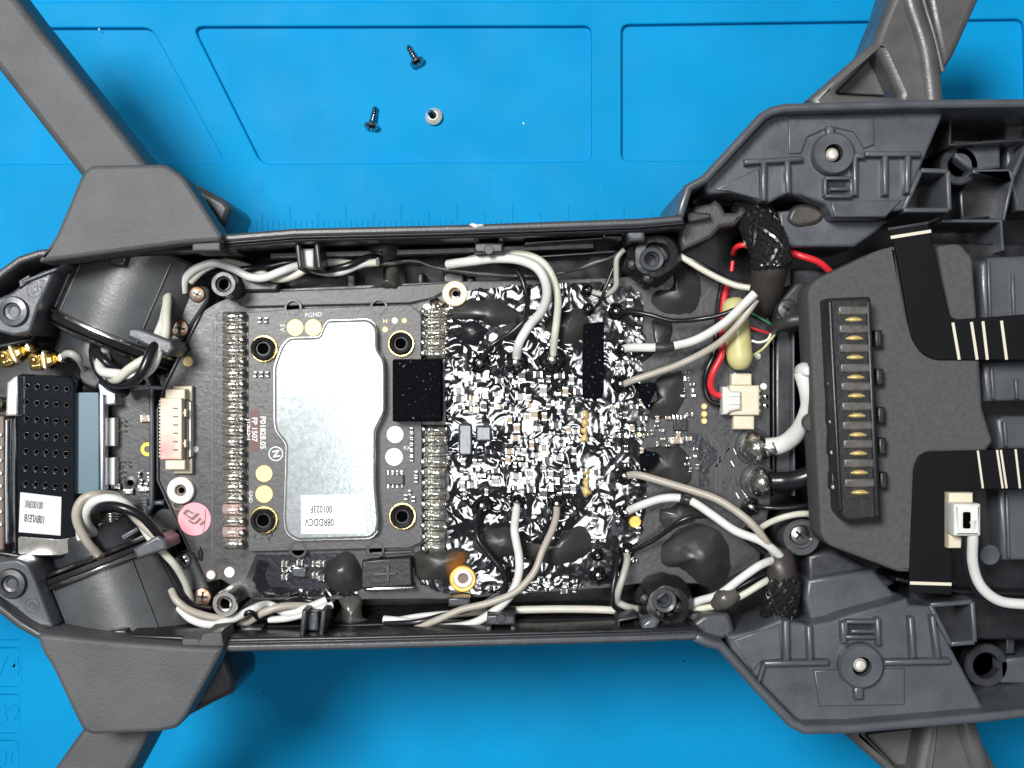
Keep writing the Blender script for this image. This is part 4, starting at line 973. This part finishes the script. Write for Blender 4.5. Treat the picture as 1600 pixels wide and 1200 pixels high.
t = thing('motor_wire_bundle', 'twisted white wires running along the upper channel to the glue lump', 'wire bundle', (450, 420, 2.8))
wire('white_wire', [(287, 456, 3.2), (290, 436, 3.3), (306, 420, 3.4), (335, 411, 3.4), (365, 420, 3.4), (388, 432, 3.4), (412, 434, 3.45), (440, 424, 3.45), (470, 415, 3.3), (500, 424, 3.2), (530, 425, 3.4), (560, 414, 3.4), (590, 406, 3.3)], 13, 'white', t, n=12)
wire('cream_wire', [(298, 440, 3.25), (320, 420, 3.35), (350, 410, 3.35), (380, 415, 3.2), (410, 428, 3.2), (435, 436, 3.3), (462, 430, 3.3), (490, 414, 3.3), (520, 410, 3.2), (555, 412, 3.3), (590, 410, 3.45)], 12, 'cream', t, n=12)
wire('black_wire', [(300, 432, 3.1), (340, 424, 3.15), (380, 421, 3.3), (420, 416, 3.2), (460, 410, 3.2), (500, 422, 3.35), (540, 416, 3.5), (575, 402, 3.4), (600, 404, 3.2)], 11, 'blackwire', t, n=12)

t = thing('motor_wire_bundle', 'white cream and black wires arching from the upper channel to the board', 'wire bundle', (830, 450, 3.0))
wire('white_wire', [(700, 413, 3.3), (714, 411, 3.4), (740, 408, 3.5), (775, 404, 3.6), (810, 406, 3.7), (838, 418, 3.75), (852, 440, 3.7), (854, 465, 3.6), (845, 488, 3.45), (828, 508, 3.3), (814, 530, 3.3), (809, 545, 3.25), (807, 562, 3.1)], 14.5, 'white', t, n=14)
wire('cream_wire', [(700, 418, 3.2), (740, 404, 3.3), (780, 398, 3.4), (820, 398, 3.45), (850, 412, 3.5), (866, 440, 3.5), (872, 470, 3.45), (870, 500, 3.35), (867, 525, 3.3), (864, 560, 3.1)], 12, 'cream', t, n=14)
wire('black_wire', [(700, 418, 3.15), (760, 408, 3.2), (790, 413, 3.3), (810, 426, 3.4), (820, 450, 3.45), (824, 475, 3.4), (820, 498, 3.3), (798, 520, 3.28), (768, 540, 3.3), (752, 566, 3.2)], 8, 'blackwire', t)
t = thing('antenna_wire', 'thin dark twisted wire running along the upper wall to the rubber mount', 'wire', (850, 425, 3.0))
wire('wire', [(560, 420, 3.2), (640, 408, 3.2), (680, 418, 3.2), (740, 427, 3.25), (800, 431, 3.25), (860, 429, 3.3), (910, 418, 3.35), (955, 402, 3.4), (975, 388, 3.4)], 6, 'shrink', t, sub=14, wob=.5)
blob('glue_on_wall', [(572, 384), (590, 372), (612, 372), (624, 385), (622, 400), (604, 412), (592, 398), (576, 396)], 3.2, .36, 'glue_clear', t, rough=.5)
blob('glue_on_wall', [(604, 405), (622, 402), (630, 424), (632, 446), (612, 456), (580, 459), (574, 452), (598, 440)], 2.95, .30, 'glue_clear', t, rough=.5)

# --- lower left motor wires
t = thing('motor_wire_bundle', 'beige white and black wires looping over the lower left hinge barrel', 'wire bundle', (190, 830, 3.0))
wire('beige_wire', [(168, 885, 3.3), (155, 868, 3.6), (136, 846, 3.8), (122, 820, 3.9), (120, 798, 3.95), (130, 780, 3.95), (150, 773, 3.9), (180, 775, 3.6), (196, 790, 3.6), (215, 812, 3.8), (236, 832, 3.9), (256, 850, 3.9)], 14, 'beige', t, n=14)
wire('white_wire', [(146, 832, 3.4), (136, 818, 3.7), (134, 802, 3.85), (144, 786, 3.95), (165, 779, 4.0), (190, 784, 3.95), (212, 804, 3.8), (230, 832, 3.7), (240, 846, 3.7)], 15, 'white', t, n=14)
wire('black_wire', [(148, 832, 3.2), (146, 806, 3.6), (152, 794, 3.95), (172, 790, 4.1), (196, 795, 4.15), (220, 806, 4.1), (238, 824, 4.0), (258, 850, 3.8)], 14, 'blackwire', t, n=14)
wire('black_wire', [(127, 795, 3.7), (124, 815, 3.75), (134, 842, 3.6), (150, 866, 3.5), (158, 882, 3.4)], 9, 'blackwire', t)
wire('white_wire', [(124, 830, 3.4), (128, 860, 3.3), (138, 876, 3.2), (148, 884, 3.1)], 12, 'white', t)

t = thing('motor_wire_bundle', 'white and beige wires running from the lower cable clamp along the lower channel', 'wire bundle', (380, 960, 2.8))
wire('cream_wire', [(246, 852, 3.75), (256, 864, 3.7), (274, 884, 3.6), (290, 912, 3.4), (298, 940, 3.2)], 12, 'cream', t, n=12)
wire('black_wire', [(252, 868, 3.5), (262, 890, 3.45), (282, 925, 3.4), (300, 944, 3.3), (330, 950, 3.2)], 9, 'blackwire', t)
wire('beige_wire', [(268, 922, 3.4), (276, 938, 3.5), (295, 953, 3.5), (325, 963, 3.45), (350, 967, 3.4), (385, 972, 3.3), (410, 958, 3.5), (440, 948, 3.5), (475, 947, 3.4), (510, 952, 3.3)], 12, 'beige', t, n=12)
wire('white_wire', [(280, 950, 3.2), (300, 968, 3.35), (330, 976, 3.4), (362, 968, 3.5), (395, 952, 3.55), (420, 945, 3.3), (450, 958, 3.4), (480, 950, 3.45), (510, 938, 3.4)], 13, 'white', t, n=12)
wire('black_wire', [(320, 986, 3.2), (360, 975, 3.4), (390, 956, 3.6), (410, 966, 3.4), (450, 940, 3.3), (480, 938, 3.2), (515, 950, 3.3)], 9, 'blackwire', t)
wire('white_wire', [(420, 968, 3.35), (450, 966, 3.4), (490, 955, 3.45), (520, 945, 3.4)], 11, 'white', t, n=12)

t = thing('motor_wire_bundle', 'white beige and black wires curving from the lower channel up to the board', 'wire bundle', (780, 900, 3.0))
wire('white_wire', [(600, 968, 3.2), (640, 972, 3.3), (690, 980, 3.35), (735, 975, 3.4), (768, 958, 3.5), (796, 932, 3.55), (810, 900, 3.5), (811, 870, 3.45), (807, 848, 3.45), (804, 828, 3.4), (806, 805, 3.25), (808, 788, 3.1)], 13, 'white', t, n=14)
wire('beige_wire', [(600, 990, 3.3), (640, 985, 3.4), (680, 970, 3.5), (720, 953, 3.55), (765, 942, 3.6), (805, 925, 3.6), (834, 895, 3.55), (848, 860, 3.5), (862, 830, 3.4), (869, 808, 3.3), (870, 790, 3.15)], 11, 'beige', t, n=14)
wire('black_wire', [(600, 975, 3.3), (650, 972, 3.45), (690, 962, 3.4), (740, 950, 3.3), (780, 930, 3.3), (791, 915, 3.35), (784, 892, 3.4), (764, 866, 3.4), (748, 844, 3.4), (744, 820, 3.3), (750, 796, 3.15)], 9, 'blackwire', t)
t = thing('straight_wire', 'straight white wire along the lower channel left of the lower rubber mount', 'wire', (880, 952, 3.0))
wire('wire', [(690, 962, 3.0), (760, 955, 3.1), (850, 952, 3.2), (920, 952, 3.2), (968, 954, 3.2), (990, 955, 3.1)], 12, 'cream', t, n=12)
wire('wire', [(612, 970, 3.0), (660, 962, 3.05), (720, 957, 3.0)], 9, 'white', t, n=12)

# --- lower right wires to the rear motor
t = thing('motor_wire_bundle', 'white beige and black wires sweeping from the board to the lower braided sleeve', 'wire bundle', (1100, 820, 3.0))
wire('white_wire', [(980, 800, 3.12), (996, 792, 3.3), (1030, 780, 3.4), (1060, 778, 3.4), (1084, 785, 3.45), (1115, 806, 3.55), (1150, 830, 3.65), (1190, 846, 3.7), (1218, 868, 3.6), (1224, 884, 3.4)], 13, 'white', t, n=14)
wire('beige_wire', [(978, 744, 3.12), (996, 742, 3.3), (1030, 751, 3.4), (1080, 766, 3.5), (1120, 780, 3.6), (1155, 802, 3.7), (1180, 824, 3.75), (1198, 848, 3.7), (1214, 872, 3.5)], 12, 'beige', t, n=14)
wire('black_wire', [(982, 860, 3.12), (1000, 855, 3.25), (1030, 838, 3.35), (1062, 815, 3.5), (1090, 806, 3.5), (1125, 812, 3.4), (1170, 845, 3.4), (1205, 872, 3.4)], 8, 'blackwire', t)
wire('clear_tape', [(1062, 779, 3.42), (1072, 781, 3.42), (1080, 784, 3.45)], 15, 'glue', t, n=12)
t = thing('motor_wire_bundle', 'white wires tied with a clear band below the lower rubber mount', 'wire bundle', (1150, 920, 3.0))
wire('white_wire', [(1070, 946, 3.3), (1095, 938, 3.45), (1125, 928, 3.6), (1160, 902, 3.7), (1190, 882, 3.7), (1215, 874, 3.5)], 13, 'white', t, n=14)
wire('cream_wire', [(1064, 960, 3.3), (1095, 951, 3.4), (1130, 944, 3.5), (1160, 930, 3.6), (1190, 912, 3.6), (1212, 900, 3.4)], 11, 'cream', t, n=14)
wire('black_wire', [(1066, 954, 3.2), (1110, 942, 3.4), (1150, 920, 3.5), (1190, 898, 3.5), (1214, 888, 3.3)], 9, 'blackwire', t)
wire('clear_band', [(1116, 945, 3.5), (1126, 938, 3.55), (1136, 934, 3.6), (1150, 924, 3.6)], 34, 'glue_clear', t, n=14, wob=.15, taper=lambda u: .7 + .35 * math.sin(u * 3.14))
wire('grey_wire', [(979, 862, 3.12), (980, 876, 3.3), (974, 900, 3.4), (966, 925, 3.4), (966, 940, 3.3), (980, 948, 3.3), (1000, 952, 3.2)], 11, 'greycoax', t, n=12)
wire('black_wire', [(964, 868, 3.2), (962, 895, 3.35), (957, 925, 3.4), (960, 948, 3.35), (985, 958, 3.2), (1005, 962, 3.1)], 8, 'blackwire', t)

# --- upper right wires
t = thing('motor_wire_bundle', 'white beige and black wires sweeping from the board to the upper shrink tube', 'wire bundle', (1080, 520, 3.0))
wire('white_wire', [(974, 545, 3.12), (990, 543, 3.28), (1024, 543, 3.35), (1056, 540, 3.35), (1090, 530, 3.5), (1130, 506, 3.7), (1158, 480, 3.85), (1180, 458, 3.9)], 13.5, 'white', t, n=14)
wire('beige_wire', [(972, 602, 3.12), (990, 594, 3.25), (1020, 584, 3.3), (1055, 572, 3.4), (1090, 556, 3.5), (1126, 534, 3.65), (1155, 505, 3.75), (1182, 468, 3.8)], 11, 'beige', t, n=14)
wire('black_wire', [(966, 488, 3.12), (985, 487, 3.25), (1015, 492, 3.35), (1050, 501, 3.4), (1090, 499, 3.4), (1130, 491, 3.5), (1165, 475, 3.6)], 7.5, 'blackwire', t)
wire('clear_tape', [(1024, 543, 3.36), (1038, 543, 3.37), (1052, 541, 3.36)], 15, 'glue', t, n=12)
t = thing('arched_wire', 'white wire arching from the upper rubber mount to the shrink tube', 'wire', (1100, 425, 3.0))
wire('wire', [(1046, 392, 3.4), (1066, 402, 3.5), (1095, 420, 3.55), (1125, 436, 3.6), (1150, 446, 3.65), (1172, 450, 3.7)], 10, 'cream', t, n=12)
wire('black_wire', [(1040, 386, 3.3), (1070, 400, 3.4), (1100, 415, 3.45), (1135, 434, 3.4), (1160, 442, 3.4)], 6, 'blackwire', t)
t = thing('bent_wire', 'short pale wire bending down beside the upper rubber mount', 'wire', (960, 430, 3.0))
wire('wire', [(975, 390, 3.4), (964, 404, 3.4), (963, 430, 3.35), (962, 448, 3.3), (948, 460, 3.2), (932, 458, 3.15), (920, 453, 3.1)], 9, 'greycoax', t, n=12)
wire('black_wire', [(958, 420, 3.3), (946, 450, 3.3), (938, 470, 3.25), (928, 482, 3.15)], 5, 'blackwire', t)

# --- braided sleeves with shrink tubes
def sleeve(label, pts, wpx, shrink, swpx):
    t = thing('braided_sleeve', label, 'cable sleeve', (pts[1][0], pts[1][1], 2.6), 'braided motor cable sleeves')
    core = smooth_path([P(*p) for p in pts], 8); r = wpx / 2 * K(pts[0][2])
    put(tube_mesh(core, r * .9, 18), 'sleeve_core', 'shell', t)
    up = Vector((0, 0, 1)); n = len(core)
    for s in (-1, 1):
        for kx in range(16):
            ph = kx * 2 * math.pi / 16; path = []
            for i, p in enumerate(core):
                tt = (core[min(i + 1, n - 1)] - core[max(i - 1, 0)]).normalized()
                sd = tt.cross(up).normalized(); q2 = sd.cross(tt)
                a = ph + s * i / n * 3.6
                path.append(p + (math.cos(a) * sd + math.sin(a) * q2) * r * (1 + .05 * math.sin(i * 2.4 + kx * 3.1 * s)))
            put(tube_mesh(path, .036, 6), 'braid_strand', 'braid', t)
    sp = smooth_path([P(*p) for p in shrink], 8)
    put(tube_mesh(sp, lambda u: swpx / 2 * K(3.6) * (1.0 if u > .08 else 1.03), 28, .06), 'shrink_tube', 'shrink', t)
sleeve('black braided sleeve entering a brown shrink tube at the upper deck', [(1172, 318, 3.2), (1186, 350, 3.5), (1202, 388, 3.7), (1206, 415, 3.7)], 54, [(1208, 396, 3.62), (1203, 420, 3.6), (1194, 456, 3.3), (1190, 474, 3.0)], 56)
sleeve('black braided sleeve entering a shrink tube at the lower deck', [(1214, 972, 3.2), (1218, 950, 3.4), (1222, 920, 3.5), (1222, 900, 3.4)], 48, [(1222, 925, 3.42), (1222, 905, 3.5), (1220, 884, 3.5), (1216, 872, 3.4)], 46)

# --- connector with red and black leads
t = thing('power_plug', 'ivory two pin plug and socket on the right part of the board', 'connector', (1160, 628, BZ))
box('socket_body', 1140, 602, 1187, 649, BZ, BZ + .34, 'ivory', t, .03)
box('socket_ear', 1143, 584, 1175, 602, BZ, BZ + .26, 'ivory', t, .03); box('socket_ear', 1146, 649, 1179, 671, BZ, BZ + .26, 'ivory', t, .03)
prism('plug_body', [(1129, 604), (1138, 604), (1142, 610), (1158, 612), (1158, 640), (1142, 643), (1136, 648), (1129, 648)], BZ + .1, BZ + .42, 'greyplug', t, .03)
for y in (618, 630): rib('plug_key', [(1140, y), (1157, y)], 3, BZ + .40, BZ + .45, 'silk', t, .01)
for y in (611, 621, 632, 642): box('socket_notch', 1183, y - 3, 1188, y + 2, BZ + .1, BZ + .30, 'ivory', t, .005)
for y in (620, 634): lathe('solder_foot', 1195, y, BZ, [(5, 0), (4.5, .05), (0.01, .07)], 'solder', t, 12)
for a, b in ((584, 590), (666, 671)): box('metal_tab', 1146, a - 3, 1174, b, BZ, BZ + .10, 'nickel', t, .02)
t = thing('red_black_lead', 'red and black twin lead curving into the ivory two pin plug', 'wire', (1120, 560, 3.0))
wire('red_wire', [(1138, 438, 3.1), (1132, 465, 3.15), (1129, 495, 3.2), (1128, 530, 3.3), (1127, 556, 3.35), (1115, 580, 3.35), (1110, 600, 3.3), (1116, 615, 3.25), (1132, 619, 3.25)], 10.5, 'red', t, n=12)
wire('black_wire', [(1130, 438, 3.05), (1123, 470, 3.1), (1120, 510, 3.2), (1116, 550, 3.25), (1104, 580, 3.25), (1101, 605, 3.2), (1110, 627, 3.2), (1132, 633, 3.2)], 9, 'blackwire', t, n=12)
t = thing('red_wire', 'red wire ends sticking out beside the upper shrink tube', 'wire', (1180, 390, 3.0))
wire('wire', [(1146, 396, 2.9), (1150, 387, 3.1), (1160, 383, 3.2), (1178, 385, 3.2)], 9, 'red', t, n=12)
wire('wire', [(1232, 394, 3.2), (1252, 400, 3.3), (1280, 410, 3.3), (1302, 430, 3.2), (1310, 440, 3.1)], 11, 'red', t, n=12)
wire('stub', [(1145, 408, 2.8), (1144, 416, 2.8), (1143, 424, 2.8)], 7, 'red', t)
wire('stub', [(1164, 370, 3.2), (1165, 378, 3.25), (1167, 386, 3.2)], 6, 'cream', t)
t = thing('yellow_sleeve', 'pale yellow capsule shaped sleeve above the ivory two pin plug', 'cable sleeve', (1155, 525, 3.0))
wire('sleeve_body', [(1146 + 12 * q_, 464 + 114 * q_, 3.30) for q_ in [i_ / 8 for i_ in range(9)]], 41, 'yellow', t, n=24, wob=0, sub=6, taper=lambda u: math.sqrt(max(.003, 1 - max(0, (.18 - u) / .18, (u - .82) / .18) ** 2)))
wire('green_wire', [(1172, 488, 3.3), (1190, 498, 3.3), (1208, 509, 3.2), (1218, 520, 3.0)], 4, 'green', t, n=8)
wire('red_thin_wire', [(1172, 511, 3.3), (1188, 517, 3.3), (1204, 521, 3.2)], 4.5, 'red', t, n=8)
wire('white_thin_wire', [(1174, 532, 3.3), (1186, 535, 3.3), (1200, 530, 3.3), (1206, 516, 3.2)], 4, 'silk', t, n=8)
wire('yellow_thin_wire', [(1176, 556, 3.2), (1192, 545, 3.3), (1205, 530, 3.3), (1214, 518, 3.2)], 4, 'yellow', t, n=8)
t = thing('foam_cord', 'short grey tube crossing above the channel beside the felt tray', 'tube', (1235, 505, 3.0))
wire('tube_body', [(1208, 515, 3.2), (1225, 505, 3.5), (1245, 500, 3.6), (1266, 498, 3.6)], 20, 'glue', t, n=16)

# --- battery power wires
t = thing('power_wire', 'thick white power wire from the upper solder ball to the tray', 'wire', (1235, 660, 3.0))
wire('jacket', [(1196, 698, 3.25), (1220, 695, 3.35), (1240, 682, 3.5), (1252, 662, 3.7), (1258, 638, 3.9), (1259, 612, 4.0), (1254, 582, 4.0)], 28, 'white', t, n=18, taper=lambda u: 1.0 if u < .35 else (1.0 - (u - .35) * 1.3 if u < .7 else .545 + (u - .7) * 1.5))
lathe('wire_end', 1254, 580, 3.85, [(13, 0), (14, .1), (12, .24), (6, .31), (0.01, .32)], 'white', t, 20)
lathe('ferrule', 1200, 698, 3.0, [(13, 0), (13, .3), (9, .42), (0.01, .45)], 'solder', t, 18)
disc('dark_notch', 1267, 660, 15, 3.95, .1, 'shrink', t)
t = thing('power_wire', 'thick black power wire from the lower solder ball to the tray', 'wire', (1235, 752, 3.0))
wire('jacket', [(1202, 752, 3.2), (1225, 752, 3.25), (1250, 748, 3.35), (1275, 738, 3.4)], 30, 'blackwire', t, n=18)
t = thing('thin_lead', 'thin white lead crossing the channel above the screw boss', 'wire', (1230, 805, 3.0))
wire('wire', [(1190, 824, 3.3), (1204, 816, 3.4), (1225, 808, 3.5), (1250, 803, 3.5), (1268, 804, 3.4), (1272, 812, 3.2)], 10, 'cream', t, n=12)
wire('wire', [(1262, 842, 3.2), (1275, 842, 3.2), (1292, 838, 3.2)], 9, 'cream', t, n=12)
wire('black_wire', [(1176, 791, 3.12), (1195, 793, 3.25), (1225, 794, 3.3), (1260, 790, 3.3), (1280, 788, 3.2)], 8, 'blackwire', t)

# =================================================================== LEFT: LINK BOARD, FLAT CABLE, PERFORATED BOX, COAX PLUGS
t = thing('link_board', 'small charcoal board with two white sockets beside the blue grey flat cable', 'circuit board', (200, 680, 2.7))
prism('board', [(165, 634), (182, 628), (200, 612), (244, 606), (244, 790), (166, 790)], 2.62, 2.78, 'pcb', t, .01, r=4)
for a, b in ((653, 697), (715, 758)):
    o = box('white_socket', 163, a, 179, b, 2.78, 3.0, 'silk', t, .02)
    for i in range(7): box('socket_pin', 177, a + 3 + i * 5.8, 181, a + 6 + i * 5.8, 2.78, 2.9, 'solder', o, .005)
for x, y in ((183, 659), (190, 659), (197, 658), (197, 665), (189, 673), (197, 673), (183, 721), (189, 721), (195, 721), (203, 721), (191, 728), (204, 728), (189, 737), (195, 737), (190, 745), (195, 745)):
    lathe('solder_dot', x, y, 2.78, [(2.8, 0), (2.5, .03), (0.01, .045)], 'solder', t, 8)
smd(226, 654, 14, 10, t, 2.78, 'tan', False, .09)
lathe('screw_hole', 205, 754, 2.78, [(10, 0), (10, .03), (5, .04), (4.5, .0)], 'inner', t, 20)
ringp('yellow_mark', 231, 702, 11, 5, 2.78, .02, 'yellowpaint', t)
scatter(7, 216, 735, 234, 768, t, 2.78, ('chip', 'silk'), 5, 8)
for x, y in ((180, 760), (200, 768), (222, 764)): smd(x, y, 14, 7, t, 2.79, 'silk', False, .08)
rib('frame_rail', [(236, 606), (236, 700), (236, 792)], 8, 2.4, 3.05, 'deck', body, .03)
rib('frame_rail', [(216, 580), (228, 592), (234, 606), (258, 607)], 7, 2.4, 3.03, 'deck', body, .03)
rib('frame_rail', [(240, 786), (256, 786)], 7, 2.4, 3.03, 'deck', body, .03)
rib('frame_rail', [(236, 790), (226, 806)], 8, 2.4, 3.04, 'deck', body, .03)
for i in range(6): wire('hinge_coil', [(150, 806 + i * 4, 2.9), (172, 803 + i * 4, 3.1), (196, 806 + i * 4, 2.9)], 5, 'nickel', fb, n=8)
for i in range(6): wire('hinge_coil', [(219, 782 + i * 5, 2.9), (226, 780 + i * 5, 3.05), (233, 783 + i * 5, 2.9)], 6, 'silver', fb, n=8)
o = box('metal_catch', 151, 820, 194, 835, 2.8, 3.15, 'ivory', fb, .02); ringp('catch_slot', 164, 824, 8, 5, 3.14, .02, 'brown', o)
disc('fibre_patch', 262, 815, 22, 2.7, .15, 'inner', body)
t = thing('flat_cable', 'blue grey flat cable with silver edge right of the perforated box', 'cable', (140, 690, 3.0))
prism('cable_face', [(118, 613), (154, 613), (155, 772), (116, 772)], 3.16, 3.24, 'flatcable', t, .015)
prism('silver_edge', [(154, 614), (163, 616), (163, 766), (155, 770)], 3.0, 3.22, 'silver', t, .03)
prism('silver_fold', [(152, 596), (168, 608), (181, 614), (181, 632), (164, 634), (154, 616)], 2.7, 3.1, 'silver', t, .03)
t = thing('perforated_box', 'glossy black perforated box with grey printed label at the left edge', 'metal box', (70, 720, 2.4))
holes = []
for r_, y in enumerate((603, 628, 654, 679, 704, 730, 755)):
    for c_, x in enumerate((43, 59, 74, 89, 105)): holes.append((x - (y - 603) * .012, y + c_ * 1.2))
prism('lid', [(26, 588), (32, 584), (108, 588), (117, 598), (116, 862), (96, 872), (26, 870)], 3.22, 3.36, 'blackmetal', t, .03, r=5, holes=[circ(x, y, 3.4, 12) for x, y in holes])
prism('inner_board', rect(22, 590, 114, 868), 2.6, 3.05, 'pcbdark', t, .01)
scatter(14, 80, 600, 112, 750, t, 3.05, ('chip', 'silk', 'yellowpaint'), 6, 10)
for x, y in holes: ringp('hole_rim', x, y, 4.5, 3.3, 3.35, .022, 'steel', t, n=14)
prism('side_wall', [(20, 590), (26, 588), (26, 868), (18, 868)], 2.4, 3.30, 'blackmetal', t, .02)
prism('metal_face', [(28, 838), (92, 843), (112, 840), (112, 862), (94, 868), (28, 866)], 3.35, 3.372, 'nickel', t, .006, r=4)
lb2 = prism('label', [(31.5, 769), (96, 776.5), (94.5, 837), (29, 831.5)], 3.362, 3.374, 'paper2', t, .003, label='grey white printed label with small black characters')
text('001003RK', 53, 788, 11.5, 174, 3.375, 'ink', lb2, depth=.002, xs=.42, bold=.002)
text('10BVLE1B', 54, 810, 12.0, 174, 3.375, 'ink', lb2, depth=.002, xs=.46, bold=.003)
t = thing('side_module', 'silver edged module with brass tab at the left picture edge', 'module', (0, 700, 2.4))
prism('brass_tab', [(10, 598), (22, 588), (28, 588), (28, 650), (8, 650)], 2.6, 3.45, 'pin', t, .04)
rib('bright_edge', [(26, 588), (26, 648)], 4, 3.3, 3.5, 'silver', t, .02)
rib('bright_edge', [(10, 655), (9, 750), (10, 850)], 5, 2.8, 3.45, 'silver', t, .03)
rib('grey_edge', [(19, 655), (19, 770), (22, 840)], 10, 2.6, 3.3, 'inner', t, .04)
prism('dark_panel', rect(-60, 650, 6, 860), 2.4, 3.25, 'brown', t, .03)
for i in range(8): lathe('panel_rivet', 1, 680 + i * 20, 3.25, [(4, 0), (3, .03), (0.01, .04)], 'silver', t, 10)
lathe('round_port', 2, 630, 2.9, [(14, 0), (14, .3), (11, .34), (9, .2), (0.01, .2)], 'nickel', t, 24)
def coax(label, px, py, ang, cable):
    t = thing('coax_plug', label, 'connector', (px, py, 3.1), 'gold antenna plugs')
    c, s = math.cos(math.radians(ang)), math.sin(math.radians(ang))
    def at(u, v): return (px + u * c - v * s, py + u * s + v * c)
    prism('plug_cap', [at(-15, -13), at(9, -13), at(9, 14), at(-15, 14)], 3.05, 3.42, 'gold', t, .06, r=6)
    prism('crimp_arm', [at(8, -15), at(28, -8), at(28, 9), at(8, 16)], 3.05, 3.35, 'gold', t, .06, r=4)
    prism('crimp_barrel', [at(26, -7), at(44, -5), at(44, 6), at(26, 8)], 3.05, 3.42, 'gold', t, .10)
    lathe('plug_dome', *at(-3, -2), 3.40, [(9, 0), (8, .05), (5, .06), (4, .02), (3, .08), (0.01, .09)], 'gold', t, 20)
    lathe('crimp_stud', *at(20, -6), 3.33, [(4, 0), (3, .07), (0.01, .09)], 'gold', t, 12)
    rib('crimp_band', [at(10, -15), at(10, 15)], 4, 3.2, 3.44, 'pin', t, .03); rib('crimp_band', [at(36, -7), at(36, 7)], 3, 3.2, 3.46, 'pin', t, .03)
    if cable: wire('coax_cable', [(*at(40, 0), 3.3), (104, 553, 3.45), (114, 554, 3.5), (124, 562, 3.4), (132, 576, 3.1)], 12, 'greycoax', t, n=12)
coax('gold antenna plug with grey cable above the perforated box', 58, 564, -8, True)
coax('gold antenna plug at the left edge without visible cable', 10, 557, -24, False)
